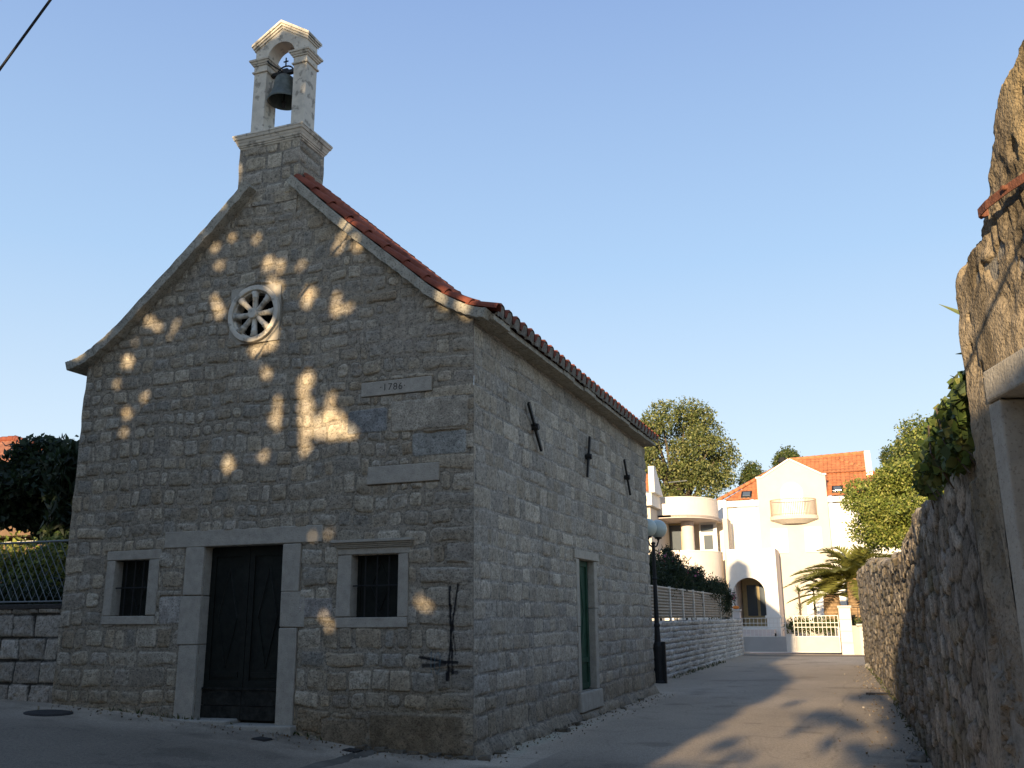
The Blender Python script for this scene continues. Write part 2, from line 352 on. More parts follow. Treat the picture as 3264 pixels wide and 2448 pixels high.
# black spray strokes and faint blue marks near the corner
def stroke(C, pts, w, col, k=.9):
    for (a, b), (c, d) in zip(pts, pts[1:]):
        L2 = (c - a) ** 2 + (d - b) ** 2; t = np.clip(((U - a) * (c - a) + (Vv - b) * (d - b)) / L2, 0, 1)
        dist = np.hypot(U - a - t * (c - a), Vv - b - t * (d - b)); w_ = w * 1.35; m = (1 - sst(w_ * .5, w_ * 1.15, dist)) * k
        C[:] = C * (1 - m[..., None]) + np.array(col) * m[..., None]
BK = (.012, .012, .014); BL = (.10, .17, .20)
GA = lambda px, py: (-.30 + (px - 1775) * .00156, 1.98 - (py - 530) * .00194)   # laid out on the wall
for pts, w, k in [([(1775, 530), (1780, 640), (1788, 800), (1802, 960)], .016, .95), ([(1845, 515), (1812, 700), (1785, 880), (1762, 1092)], .014, .9),
                  ([(1805, 745), (1818, 840), (1830, 940)], .010, .7), ([(1525, 962), (1640, 975), (1745, 990), (1850, 990)], .017, .95),
                  ([(1550, 1012), (1640, 1010), (1738, 1000)], .022, .85), ([(1770, 1030), (1805, 1050), (1845, 1050)], .022, .8),
                  ([(1802, 960), (1806, 1050)], .012, .8), ([(1762, 1060), (1762, 1095)], .018, .9), ([(1660, 1035), (1760, 1045)], .012, .35)]:
    stroke(C, [GA(*p) for p in pts], w, BK, k)
for pts in [[(1605, 945), (1622, 930), (1622, 1060)], [(1655, 950), (1680, 932), (1700, 960), (1695, 1030), (1670, 1062), (1650, 1030), (1655, 950)]]:
    stroke(C, [GA(*p) for p in pts], .007, BL, .55)
OPEN = [(-4.02, -2.735, -.15, 2.595), (-1.695, -1.01, 1.63, 2.405), (-5.565, -4.95, 1.68, 2.445)]
FLAT = [(-4.36, -2.45, -.15, 2.80), (-4.71, -2.14, 2.60, 2.81), (-1.89, -.87, 1.50, 2.52), (-5.77, -4.77, 1.56, 2.585), (-1.62, -.57, 4.49, 4.71), (-1.48, -.46, 3.30, 3.55)]
for a, b, c_, d in FLAT: H[(U > a) & (U < b) & (Vv > c_) & (Vv < d)] = -.012
H[np.hypot(U + 3.42, Vv - 5.90) < .49] = -.02
e = edge_e(Vv); wR = sst(-.05, 0, U); H = H * (1 - wR) + e * wR; wL = sst(-6.39, -6.44, U); H = H * (1 - wL) + e * wL
Xp = U + e * wR - e * wL
topf = np.where(U < -3.23, np.interp(U, lx, lz), np.interp(U, rx, rz)) - .10
shaft = (U > -3.86) & (U < -2.83)
keep = Vv[:-1, :-1] < np.where(shaft, -99, topf)[:-1, :-1]
keep |= (shaft & (Vv < 7.9))[:-1, :-1]
cu_ = U[:-1, :-1] + du / 2; cv_ = Vv[:-1, :-1] + du / 2
for a, b, c_, d in OPEN: keep &= ~((cu_ > a) & (cu_ < b) & (cv_ > c_) & (cv_ < d))
keep &= np.hypot(cu_ + 3.42, cv_ - 5.90) > .40
keep &= cv_ > gz(cu_) - .12
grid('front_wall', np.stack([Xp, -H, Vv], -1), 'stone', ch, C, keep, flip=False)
# side wall
du2 = .016
u = np.arange(0, 10.05, du2); v = np.arange(-.12, 5.5, du2); U, Vv = np.meshgrid(u, v, indexing='ij')
hs = [.14, .26, .30] + courses(np.random.RandomState(9), .20, .30, 6)
fw_ = widths(.17, .42)
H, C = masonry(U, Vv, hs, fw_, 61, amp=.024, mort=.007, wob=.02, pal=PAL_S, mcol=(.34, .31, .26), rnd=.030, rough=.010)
low = sst(1.0, .1, Vv + .15 * fbm(U * 2, Vv * 2, 5, 2)); C *= (1 - low[..., None] * np.array([.16, .22, .30]))
foot = sst(.22, .02, Vv - .10 * fbm(U * 3, U * 0, 4, 3)); H = H + foot * (.06 + .06 * vn(U * 4, Vv * 6, 12)) * sst(0, .3, U)
sm = sst(.0, .4, fbm(U * .9, Vv * 1.1, 45, 3)); H = H * (1 - .45 * sm) + sm * .010
OP2 = (4.52, 5.42, .42, 2.56)
for a, b, c_, d in [(4.36, 5.58, .2, 2.56), (4.2, 5.74, 2.56, 2.71), (4.3, 5.64, .1, .42)]: H[(U > a) & (U < b) & (Vv > c_) & (Vv < d)] = -.012
e = edge_e(Vv); w = sst(.05, 0, U); H = H * (1 - w) + e * w
Yp = U - e * w
keep = np.ones((len(u) - 1, len(v) - 1), bool); cu_ = U[:-1, :-1] + du2 / 2; cv_ = Vv[:-1, :-1] + du2 / 2
keep &= ~((cu_ > OP2[0]) & (cu_ < OP2[1]) & (cv_ > OP2[2]) & (cv_ < OP2[3]))
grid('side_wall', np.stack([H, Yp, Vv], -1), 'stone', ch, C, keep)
# left and back walls, inner core
m = MB(); m.box(-6.44, -6.30, .02, 10.05, -.1, 5.5); m.box(-6.30, -.02, 9.9, 10.04, -.1, 5.5)
m.prism([(-6.3, 5.5), (-.1, 5.5), (-.97, 6.1), (-3.23, 8.0), (-5.5, 6.1)], 9.9, 10.02); m.build('rear_wall', 'mortar', ch)
m = MB(); m.box(-6.2, -.3, .55, .6, 0, 5.4); m.build('inner_lining', 'dark', ch)
# footing rubble at the corner
m = MB(); rr = np.random.RandomState(3)
for i in range(60):
    if i < 26: x, y = -rr.uniform(-.05, 1.7), -.03 - abs(rr.normal(0, .05))
    else: x, y = .05 + abs(rr.normal(0, .06)), rr.uniform(-.1, 8.5)
    s = rr.uniform(.02, .065); base = float(gz(x)); vs = []
    for k in range(8):
        vs.append((x + (1 if k & 1 else -1) * s * rr.uniform(.6, 1.5), y + (1 if k & 2 else -1) * s * rr.uniform(.6, 1.2), base - .02 + (s * rr.uniform(.8, 1.3) if k & 4 else 0)))
    m.add(vs, [(0, 1, 3, 2), (4, 6, 7, 5), (0, 4, 5, 1), (1, 5, 7, 3), (3, 7, 6, 2), (2, 6, 4, 0)])
tag(m.build('footing', 'footstone', ch, bevel=.012), kind='stuff')
# door
m = MB(); F0 = -.026
def stone(m, a, b, c, d, y0=F0, y1=.22): m.box(a, b, y0, y1, c, d, j=.006)
stone(m, -4.33, -4.02, .28, 1.28); stone(m, -4.36, -4.02, 1.288, 1.93); stone(m, -4.33, -4.02, 1.938, 2.592)
m.build('door_jamb', 'dressed', ch, bevel=.012); m = MB(); stone(m, -2.735, -2.47, .12, 1.50); stone(m, -2.735, -2.36, 1.508, 1.96); stone(m, -2.735, -2.47, 1.968, 2.592)
m.build('door_jamb', 'dressed', ch, bevel=.012)
m = MB(); stone(m, -4.71, -2.14, 2.598, 2.82); m.build('lintel', 'dressed', ch, bevel=.012)
m = MB(); m.box(-4.40, -3.42, -.12, .25, .14, .34, j=.01); m.box(-3.412, -2.42, -.14, .25, .08, .30, j=.01); m.build('doorstep', 'dressed', ch, bevel=.02)
dr = MB().box(-4.02, -2.735, .20, .24, .28, 2.6).build('door', 'door', ch)
for x0, x1 in ((-4.015, -3.385), (-3.375, -2.74)):
    m = MB(); cx = (x0 + x1) / 2; y = .165
    m.box(x0, x0 + .08, y - .01, .2, .72, 2.58); m.box(x1 - .08, x1, y - .01, .2, .72, 2.58)
    m.box(x0 + .08, x1 - .08, y - .01, .2, 2.46, 2.58); m.box(x0 + .08, x1 - .08, y - .01, .2, .72, .82); m.box(x0 + .08, x1 - .08, y + .012, .2, .82, 2.46)
    for sx in (-1, 1):                                   # tall lozenge beading
        for (za, zb) in ((.98, 1.64), (2.3, 1.64)):
            m.tube([(cx, y + .008, za), (cx + sx * .15, y + .008, zb)], .012, 5)
    m.box(x0 + .1, x1 - .1, y - .002, y + .02, .86, .93)
    lf = m.build('door_leaf', 'door', dr)
    m = MB(); m.box(x0, x1, y - .035, .2, .33, .50); m.box(x0, x1, y - .03, .2, .508, .70); m.box(x0, x1, y - .045, .2, .705, .73)
    m.build('bottom_boards', 'doorworn', dr)
# windows of the front
def window(x0, x1, z0, z1, jl, jr, sill, lin, hood):
    f = MB(); stone(f, x0 - jl, x0, z0, z1, F0, .2); stone(f, x1, x1 + jr, z0, z1, F0, .2)
    stone(f, x0 - jl - .01, x1 + jr, z0 - sill, z0 - .006, F0 - .005, .22); stone(f, x0 - jl - .01, x1 + jr + .02, z1 + .006, z1 + lin, F0, .22)
    w = f.build('window', 'dressed', ch, bevel=.010)
    if hood:
        h = MB(); a, b = x0 - jl - .01, x1 + jr + .02; z = z1 + lin
        for dz, pr, th in ((.002, .02, .018), (.022, .035, .02), (.044, .055, .022), (.068, .085, .035)):
            h.box(a - pr * .7, b + pr * .7, F0 - pr, .1, z + dz, z + dz + th)
        h.build('hood_moulding', 'dressed', w, bevel=.004)
    s = MB(); s.box(x0, x1, .17, .2, z0, z1); cx = (x0 + x1) / 2; cz = (z0 + z1) / 2
    for sx in (-1, 1):
        for sz in (-1, 1): s.tube([(cx, .165, cz + sz * .30), (cx + sx * .13, .165, cz)], .010, 4)
    s.box(x0, x1, .15, .17, z0, z0 + .06); s.box(x0, x0 + .05, .15, .17, z0 + .06, z1); s.box(x1 - .05, x1, .15, .17, z0 + .06, z1)
    s.build('shutter', 'door', w)
    g = MB()
    for k in range(3):
        x = x0 + (x1 - x0) * (k + 1) / 4; g.tube([(x, .06, z0), (x, .06, z1)], .010, 6)
    g.tube([(x0 - .01, .045, cz), (x1 + .01, .045, cz)], .010, 6); g.build('grille', 'iron', w)
window(-1.695, -1.01, 1.63, 2.405, .20, .14, .13, .09, True)
window(-5.565, -4.95, 1.68, 2.445, .14, .18, .12, .14, False)
# carved stones
ds = MB().box(-1.62, -.575, -.032, .05, 4.50, 4.70, j=.006).build('date_stone', 'dressed', ch, bevel=.01, label='pale rectangular stone carved with the year 1786')
cv = bpy.data.curves.new('txt', 'FONT'); cv.body = "·1786·"; cv.size = .135; cv.extrude = .002; cv.space_character = 1.15
tob = bpy.data.objects.new('t', cv); COL.objects.link(tob); bpy.context.view_layer.update()
me = bpy.data.meshes.new_from_object(tob.evaluated_get(bpy.context.evaluated_depsgraph_get())); bpy.data.objects.remove(tob)
me.transform(Matrix.Translation((-1.34, -.034, 4.56)) @ Matrix.Rotation(math.pi / 2, 4, 'X') @ Matrix.Rotation(math.radians(-1), 4, 'Z')); me.materials.clear(); me.materials.append(MT['engrave'])
link('carved_date', me, ds)
MB().box(-1.49, -.455, -.032, .05, 3.31, 3.54, j=.008).build('plain_plaque', 'dressed', ch, bevel=.01)
# rose window
rc = (-3.42, 5.90)
sl = MB(); sl.box(-3.86, -2.99, -.035, -.015, 5.45, 6.36, j=.006)
# square slab with round hole: built as ring of quads
def ringmesh(r0, r1, y0, y1, n=64, sq=None):
    b = MB(); vs = []; fs = []
    for k in range(n):
        t = 2 * math.pi * k / n; c, s = math.cos(t), math.sin(t)
        if sq: q = sq / max(abs(c), abs(s)); o = (min(q, r1 * 3) * c, q * s)
        else: o = (r1 * c, r1 * s)
        i = (r0 * c, r0 * s)
        vs += [(rc[0] + o[0], y0, rc[1] + o[1]), (rc[0] + i[0], y0, rc[1] + i[1]), (rc[0] + o[0], y1, rc[1] + o[1]), (rc[0] + i[0], y1, rc[1] + i[1])]
    for k in range(n):
        a = 4 * k; d = 4 * ((k + 1) % n)
        fs += [(a, a + 1, d + 1, d), (a + 1, a + 3, d + 3, d + 1), (a, d, d + 2, a + 2), (a + 2, d + 2, d + 3, a + 3)]
    return b.add(vs, fs)
ro = ringmesh(.42, .5, -.028, .05, sq=.43).build('rose_window', 'dressed', ch)
ringmesh(.355, .43, -.085, .05).build('rim', 'white_stone', ro, bevel=.012)
ringmesh(.33, .36, -.04, .12).build('inner_rim', 'white_stone', ro, bevel=.006)
MB().tube([(rc[0], -.10, rc[1]), (rc[0], .03, rc[1])], [.075, .085], 16).build('hub', 'white_stone', ro, bevel=.01)
for k in range(8):
    t = math.pi / 8 * 2 * k + .02; c, s = math.cos(t), math.sin(t); P = lambda r: (rc[0] + r * c, -.02, rc[1] + r * s)
    MB().tube([P(.06), P(.10), P(.245), P(.25), P(.262), P(.27), P(.34)], [.036, .038, .042, .050, .050, .044, .066], 12).build('spoke', 'white_stone', ro, smooth=True)
MB().box(-3.9, -2.95, .30, .32, 5.4, 6.4).build('dark_opening', 'dark', ro)
# side door
m = MB()
m.box(-.15, .028, 4.37, 4.52, .42, 1.45, j=.004); m.box(-.15, .030, 4.34, 4.52, 1.458, 2.555, j=.004)
m.build('door_jamb', 'dressed', ch, bevel=.01); m = MB(); m.box(-.15, .028, 5.42, 5.58, .42, 1.75, j=.004); m.box(-.15, .030, 5.42, 5.60, 1.758, 2.555, j=.004)
m.build('door_jamb', 'dressed', ch, bevel=.01)
MB().box(-.15, .045, 4.24, 5.70, 2.562, 2.70, j=.006).build('lintel', 'dressed', ch, bevel=.012)
MB().box(-.15, .07, 4.33, 5.62, .12, .415, j=.01).build('doorstep', 'dressed', ch, bevel=.02)
sd = MB().box(-.16, -.12, 4.52, 5.42, .42, 2.56).build('door', 'greendoor', ch, label='narrow green plank door on the street side')
m = MB()
for (a, b, c_, d) in ((4.53, 4.62, .45, 2.55), (5.32, 5.41, .45, 2.55), (4.62, 5.32, 2.46, 2.55), (4.62, 5.32, .86, .94), (4.62, 5.32, .45, .53)): m.box(-.12, -.09, a, b, c_, d)
for sy in (-1, 1):
    for sz in (-1, 1): m.tube([(-.115, 4.97, 1.7 + sz * .68), (-.115, 4.97 + sy * .2, 1.7)], .014, 5)
m.build('door_moulding', 'greendoor', sd)
MB().box(-.09, -.06, 4.60, 4.66, 1.42, 1.56).build('lock_plate', 'iron', sd)
# anchors
for (ya, za), (yb, zb) in (((1.94, 4.69), (2.50, 4.06)), ((5.24, 4.76), (5.0, 4.0)), ((7.80, 4.74), (8.22, 4.06))):
    a = Vector((.075, ya, za)); b = Vector((.075, yb, zb)); c_ = (a + b) / 2; t = (b - a).normalized(); s = t.cross(Vector((1, 0, 0)))
    m = MB(); w = .034
    for p, q in ((a, c_ - t * .05), (c_ + t * .05, b)):
        vs = [p + s * w + Vector((-.02, 0, 0)), p - s * w + Vector((-.02, 0, 0)), q - s * w * .7 + Vector((-.02, 0, 0)), q + s * w * .7 + Vector((-.02, 0, 0))]
        vs += [x + Vector((.04, 0, 0)) for x in vs]; m.add(vs, [(0, 1, 2, 3), (4, 7, 6, 5), (0, 4, 5, 1), (1, 5, 6, 2), (2, 6, 7, 3), (3, 7, 4, 0)])
    m.tube([c_ - t * .06, c_ + t * .06], .035, 8); m.tube([c_ + Vector((-.08, 0, 0)), c_ + Vector((.06, 0, 0))], .05, 10)
    m.tube([c_ + Vector((.02, 0, 0)) - s * .055, c_ + Vector((.02, 0, 0)) + s * .055], .035, 8)
    m.build('wall_anchor', 'iron', ch, bevel=.005)
# verge slabs
def offs(P, d):
    out = []
    for i, p in enumerate(P):
        a = P[max(i - 1, 0)]; b = P[min(i + 1, len(P) - 1)]; t = Vector((b[0] - a[0], b[1] - a[1])).normalized(); out.append((p[0] + t.y * d, p[1] - t.x * d))
    return out
def dense(P, n=6):
    P = [Vector(p) for p in P]; out = []
    for i in range(len(P) - 1):
        p0 = P[max(i - 1, 0)]; p1 = P[i]; p2 = P[i + 1]; p3 = P[min(i + 2, len(P) - 1)]
        for k in range(n):
            t = k / n; out.append(tuple(.5 * ((2 * p1) + (p2 - p0) * t + (2 * p0 - 5 * p1 + 4 * p2 - p3) * t * t + (3 * p1 - p0 - 3 * p2 + p3) * t ** 3)))
    out.append(tuple(P[-1])); return out
def slab(P, th, y0, y1, seed):
    P = dense(P, 10); Q = offs(P, th); r = random.Random(seed)
    Q = [(x + r.uniform(-.006, .006), z + r.uniform(-.010, .010)) for x, z in Q]
    m = MB(); n = len(P); vs = []; fs = []
    for i in range(n):
        j = r.uniform(-.008, .008); vs += [(P[i][0], y0 + j, P[i][1]), (Q[i][0], y0 + j + .01, Q[i][1]), (Q[i][0], y1, Q[i][1]), (P[i][0], y1, P[i][1])]
    for i in range(n - 1):
        a = 4 * i; fs += [(a + k, a + (k + 1) % 4, a + 4 + (k + 1) % 4, a + 4 + k) for k in range(4)]
    fs += [(0, 1, 2, 3), (4 * n - 4, 4 * n - 1, 4 * n - 2, 4 * n - 3)]
    return m.add(vs, fs)
slab([(p[0], p[1] + (.02)) for p in RP], .13, -.15, .30, 1).build('verge_slab', 'slab', ch, bevel=.012)
slab([(p[0], p[1] + .02) for p in LP], .13, -.19, .30, 2).build('verge_slab', 'slab', ch, bevel=.012)
# roof covering (both slopes) - barrel tiles as a height field
def arclen(P):
    d = [0]
    for a, b in zip(P, P[1:]): d.append(d[-1] + math.hypot(b[0] - a[0], b[1] - a[1]))
    return np.array(d)
def roof_slope(P, y0, y1, lift, step=.30, row=.36, ds=.03, dy=.018):
    P = dense(P, 8); S_ = arclen(P); px = np.array([p[0] for p in P]); pz = np.array([p[1] for p in P])
    s = np.arange(0, S_[-1] + ds / 2, ds); s[-1] = S_[-1]; y = np.arange(y0, y1, dy); S2, Y2 = np.meshgrid(s, y, indexing='ij')
    Xc = np.interp(S2, S_, px); Zc = np.interp(S2, S_, pz); tx = np.interp(S2 + .02, S_, px) - np.interp(S2 - .02, S_, px); tz = np.interp(S2 + .02, S_, pz) - np.interp(S2 - .02, S_, pz)
    L = np.hypot(tx, tz) + 1e-9; sg = 1 if P[-1][0] > P[0][0] else -1; nx, nz = -tz / L * sg, tx / L * sg
    fy = ((Y2 - y0) / step) % 1; col = np.floor((Y2 - y0) / step); fr = ((S2[::1] - S_[-1]) / row + 50) % 1; rw = np.floor((S2 - S_[-1]) / row + 50)
    a = np.abs(fy - .5) * 2; h = np.where(a < .72, .10 * np.sqrt(np.maximum(1 - (a / .72) ** 2, 0)), -.02)
    h = h + .028 * fr + .006 * (_h(col, rw, 3) - .5) + lift
    cc = np.array([.24, .072, .04]) * (.75 + .5 * _h(col, rw, 9))[..., None] * (1 - .35 * (a > .78))[..., None]
    return np.stack([Xc + nx * h, Y2, Zc + nz * h], -1), cc, (px, pz)
ridge = (-3.23, 8.28)
RR = [ridge] + RP[:-1] + [(.33, 5.46)]; LL = [ridge] + [(p[0], p[1]) for p in LP[::-1][:-1]] + [(-6.83, 5.46)]
P1, c1, _ = roof_slope(RR, .02, 10.12, .055)
# drop the part of the slopes that would pass through the belfry shaft
kp = ~((P1[:-1, :-1, 0] < -2.80) & (P1[:-1, :-1, 1] < .66))
rf = grid('roof', P1, 'tilevc', ch, c1, kp)
P2, c2, _ = roof_slope(LL, .02, 10.12, .055)
kp = ~((P2[:-1, :-1, 0] > -3.88) & (P2[:-1, :-1, 1] < .66))
grid('left_slope', P2, 'tilevc', rf, c2, kp, flip=True)
m = MB(); m.tube([(-3.23, .7 + .35 * k, 8.36 + .015 * (k % 2)) for k in range(28)], .10, 8); m.build('ridge_tiles', 'tile', rf, smooth=True)
# eave: mortar fill behind the tile ends, then a thin stone shelf
m = MB(); endp = P1[-1]; vs = []; fs = []; r = random.Random(4)
for i in range(len(endp)):
    x, y, z = endp[i]; vs += [(x - .012, y, z - .014), (x - .05 + r.uniform(-.01, .01), y, 5.455 + r.uniform(-.008, .008))]
for i in range(len(endp) - 1): a = 2 * i; fs.append((a, a + 2, a + 3, a + 1))
m.add(vs, fs); m.build('eave_mortar', 'mortar', rf)
m = MB(); r = random.Random(8); y = .02
while y < 10.0:
    L = r.uniform(.5, .95); yy = min(y + L, 10.1); m.box(-.1, .27 + r.uniform(-.02, .02), y + .004, yy - .004, 5.385 + r.uniform(-.006, .006), 5.462, j=.004); y = yy
m.build('eave_shelf', 'slab', rf, bevel=.008)
# verge tiles laid on the right slab
PP = dense(RP, 12); SS = arclen(PP); nt = 10; L = SS[-1] + .08
for k in range(nt):
    s0 = k * L / nt - .02; s1 = (k + 1) * L / nt + .03
    pt = lambda s: (float(np.interp(s, SS, [p[0] for p in PP])) + max(0, s - SS[-1]), float(np.interp(s, SS, [p[1] for p in PP])) - .25 * max(0, s - SS[-1]))
    a = pt(s0); b = pt(s1); t = Vector((b[0] - a[0], 0, b[1] - a[1])).normalized(); n_ = Vector((-t.z, 0, t.x)); vs = []; fs = []
    for (p, rr_, lf) in ((a, .075, .02), (b, .092, .042)):
        for th in range(9):
            ang = math.pi * th / 8
            for q in (1, .84): vs.append(Vector((p[0], -.035, p[1])) + n_ * (lf + rr_ * q * math.sin(ang)) + Vector((0, -rr_ * q * math.cos(ang), 0)))
    for th in range(8):
        a0 = 2 * th; b0 = 18 + 2 * th
        fs += [(a0, a0 + 2, b0 + 2, b0), (a0 + 1, b0 + 1, b0 + 3, a0 + 3), (b0, b0 + 2, b0 + 3, b0 + 1), (a0, a0 + 1, a0 + 3, a0 + 2)]
    fs += [(0, 18, 19, 1), (16, 17, 35, 34)]
    MB().add(vs, fs).build('verge_tile', 'tile', rf)
# belfry
du3 = .015
def shaft_face(O, Ud, Nd, wlen, z0, z1, seed, c0, c1):
    u = np.linspace(0, wlen, int(wlen / du3)); v = np.arange(z0, z1, du3); U, V_ = np.meshgrid(u, v, indexing='ij')
    H, C = masonry(U, V_, courses(np.random.RandomState(seed), .17, .26, 2.2), widths(.2, .42), seed, amp=.028, mort=.014, wob=.02, pal=PAL_F, mcol=(.29, .26, .21))
    H += .012 * fbm(U * 4, V_ * 4, seed, 2)
    e = edge_e(V_ + 3); w0 = sst(.05, 0, U); w1 = sst(wlen - .05, wlen, U); w = np.maximum(w0, w1); H = H * (1 - w) + e * w
    Uo = U - e * w0 + e * w1
    P = np.array(O)[None, None] + Uo[..., None] * np.array(Ud) + H[..., None] * np.array(Nd); P[..., 2] = V_
    return P, C
bf = thing  # (alias kept short)
P, C = shaft_face((-3.85, 0, 0), (1, 0, 0), (0, -1, 0), 1.02, 7.62, 8.66, 31, 0, 0); bel = grid('belfry', P, 'stone', ch, C)
for nm, O, Ud, Nd, wl in (('shaft_side', (-2.83, 0, 0), (0, 1, 0), (1, 0, 0), .62), ('shaft_back', (-2.83, .62, 0), (-1, 0, 0), (0, 1, 0), 1.02), ('shaft_side', (-3.85, .62, 0), (0, -1, 0), (-1, 0, 0), .62)):
    P, C = shaft_face(O, Ud, Nd, wl, 7.3, 8.66, 33, 0, 0); grid(nm, P, 'stone', bel, C)
def moulding(m, x0, x1, y0, y1, prof):
    """stack of (z0,z1,projection bottom, projection top)"""
    for z0, z1, pa, pb in prof:
        vs = [(x0 - pa, y0 - pa, z0), (x1 + pa, y0 - pa, z0), (x1 + pa, y1 + pa, z0), (x0 - pa, y1 + pa, z0), (x0 - pb, y0 - pb, z1), (x1 + pb, y0 - pb, z1), (x1 + pb, y1 + pb, z1), (x0 - pb, y1 + pb, z1)]
        m.add(vs, [(3, 2, 1, 0), (4, 5, 6, 7), (0, 1, 5, 4), (1, 2, 6, 5), (2, 3, 7, 6), (3, 0, 4, 7)])
m = MB(); moulding(m, -3.87, -2.81, -.02, .64, [(8.60, 8.625, 0, 0.01), (8.627, 8.65, .022, .025), (8.652, 8.69, .035, .05), (8.692, 8.735, .05, .07), (8.737, 8.78, .08, .095), (8.782, 8.815, .10, .10)])
m.build('cornice', 'white_stone', bel, bevel=.006)
py0, py1 = .04, .33
for x0, x1 in ((-3.76, -3.53), (-3.035, -2.80)):
    m = MB(); m.box(x0, x1, py0, py1, 8.81, 9.96)
    pil = m.build('pillar', 'white_stone', bel, bevel=.008)
    m = MB(); moulding(m, x0, x1, py0, py1, [(9.93, 9.955, .022, .028), (9.957, 10.055, .004, .004), (10.057, 10.08, .02, .028), (10.082, 10.115, .036, .052), (10.117, 10.15, .062, .070)])
    m.build('capital', 'white_stone', bel, bevel=.004)
# arch head: block with semicircular opening + gable
m = MB(); n = 20; cx = -3.2825; rad = .2475; zc = 10.155; yA, yB = .05, .32
out = [(-3.755, 10.155), (-3.755, 10.34), (cx, 10.64), (-2.805, 10.34), (-2.805, 10.155)]
def outer(t):
    # point on outer outline for angle t (0..pi) from the arch centre
    c, s = math.cos(t), math.sin(t); best = None
    for a, b in zip(out, out[1:]):
        den = c * (b[1] - a[1]) - s * (b[0] - a[0])
        if abs(den) < 1e-9: continue
        k = ((a[0] - cx) * (b[1] - a[1]) - (a[1] - zc) * (b[0] - a[0])) / den
        if k > 0:
            qx, qz = cx + k * c, zc + k * s
            if min(a[0], b[0]) - 1e-4 <= qx <= max(a[0], b[0]) + 1e-4 and min(a[1], b[1]) - 1e-4 <= qz <= max(a[1], b[1]) + 1e-4: best = (qx, qz)
    return best or (cx + .45 * c, zc + .45 * s)
ang = sorted(set([math.pi * k / n for k in range(n + 1)] + [math.atan2(10.34 - zc, -2.805 - cx), math.pi - math.atan2(10.34 - zc, -2.805 - cx)])); vs = []; fs = []
for t in ang:
    o = outer(t); i = (cx + rad * math.cos(t), zc + rad * math.sin(t)); vs += [(o[0], yA, o[1]), (i[0], yA, i[1]), (o[0], yB, o[1]), (i[0], yB, i[1])]
for k in range(len(ang) - 1):
    a = 4 * k; fs += [(a, a + 1, a + 5, a + 4), (a + 2, a + 6, a + 7, a + 3), (a + 1, a + 3, a + 7, a + 5), (a, a + 4, a + 6, a + 2)]
fs += [(0, 2, 3, 1), (4 * len(ang) - 4, 4 * len(ang) - 3, 4 * len(ang) - 1, 4 * len(ang) - 2)]
m.add(vs, fs); m.build('arch_head', 'white_stone', bel, bevel=.004)
m = MB()
for (d0, d1, pr) in ((-.005, .035, .02), (.037, .075, .04), (.077, .125, .06)):
    k = pr
    for sgn in (-1, 1):
        xe = cx + sgn * (.4775 + k * .8); xi = cx; sl_ = .30 / .4775
        zi0 = 10.64 + d0; ze0 = 10.64 - sl_ * abs(xe - cx) + d0
        pts = [(xi, zi0), (xe, ze0), (xe, ze0 + (d1 - d0)), (xi, zi0 + (d1 - d0))]
        m.prism(pts, yA - pr, yB + pr)
m.build('gable_coping', 'white_stone', bel, bevel=.003)
# bell
b0 = (-3.2825, .185, 9.42)
bl = thing('church_bell', 'green bronze bell hanging in the white belfry arch', 'bell', b0)
prof = [(.248, 0), (.256, .01), (.252, .03), (.228, .07), (.198, .13), (.175, .22), (.163, .30), (.156, .37), (.138, .41), (.10, .445), (.03, .46), (0.001, .462)]
inn = [(.001, .43), (.14, .38), (.155, .30), (.17, .22), (.195, .13), (.215, .06), (.238, .005), (.248, 0)]
MB().lathe(inn + prof, b0, 32).build('bell_body', 'bronze', bl, smooth=True)
m = MB(); m.tube([(-3.2825, .185, 9.80), (-3.2825, .185, 9.40)], .012, 6); m.tube([(-3.2825, .185, 9.42), (-3.2825, .185, 9.33)], [.035, .028], 8); m.build('clapper', 'iron', bl)
m = MB(); m.box(-3.53, -3.035, .15, .22, 9.90, 9.955); m.tube([(-3.2825 + .14 * math.cos(math.pi * k / 10), .185, 9.95 + .10 * math.sin(math.pi * k / 10)) for k in range(11)], .014, 6)
m.box(-3.33, -3.235, .16, .21, 9.86, 10.0); m.tube([(-3.30, .16, 9.93), (-3.45, -.02, 10.02)], .012, 6); m.tube([(-3.45, -.02, 10.02), (-3.47, -.03, 10.06)], .018, 6); m.build('headstock', 'iron', bl, bevel=.004)
m = MB(); m.box(-3.291, -3.274, .178, .192, 10.04, 10.20); m.box(-3.325, -3.24, .178, .192, 10.125, 10.143); m.build('cross', 'iron', bl)
# ------------------------------------------------------------------ left garden wall and mesh fence
gw = thing('garden_wall', 'low wall of pale rock-faced blocks left of the chapel', 'wall', (-11, .2, .5))
u = np.arange(-16, -6.44, .016); v = np.arange(.3, 1.79, .016); U, Vv = np.meshgrid(u, v, indexing='ij')
H, C = masonry(U, Vv, [.2, .33, .33, .32, .33, .4], widths(.36, .52), 88, amp=.045, mort=.008, wob=.004, pal=[(.44, .39, .31), (.38, .335, .27), (.48, .43, .35), (.34, .30, .24)], mcol=(.07, .065, .055), rough=.022, rnd=.02)
grid('blocks', np.stack([U, .10 - H, Vv], -1), 'stone', gw, C)
MB().box(-16, -6.46, .125, .40, .3, 1.785).build('wall_core', 'mortar', gw)
MB().box(-16, -6.46, .04, .42, 1.79, 1.86).build('coping', 'castiron', gw, bevel=.01, label='dark concrete coping')
mf = thing('mesh_fence', 'galvanised diamond mesh fence on the low wall left of the chapel', 'fence', (-11, .2, 1.86))
m = MB(); m.tube([(-16, .2, 2.80), (-6.62, .2, 2.79)], .018, 6); m.tube([(-16, .2, 1.90), (-6.62, .2, 1.90)], .014, 6)
for x in (-6.62, -8.6, -10.6, -12.6): m.tube([(x, .2, 1.87), (x, .2, 2.80)], .018, 6)
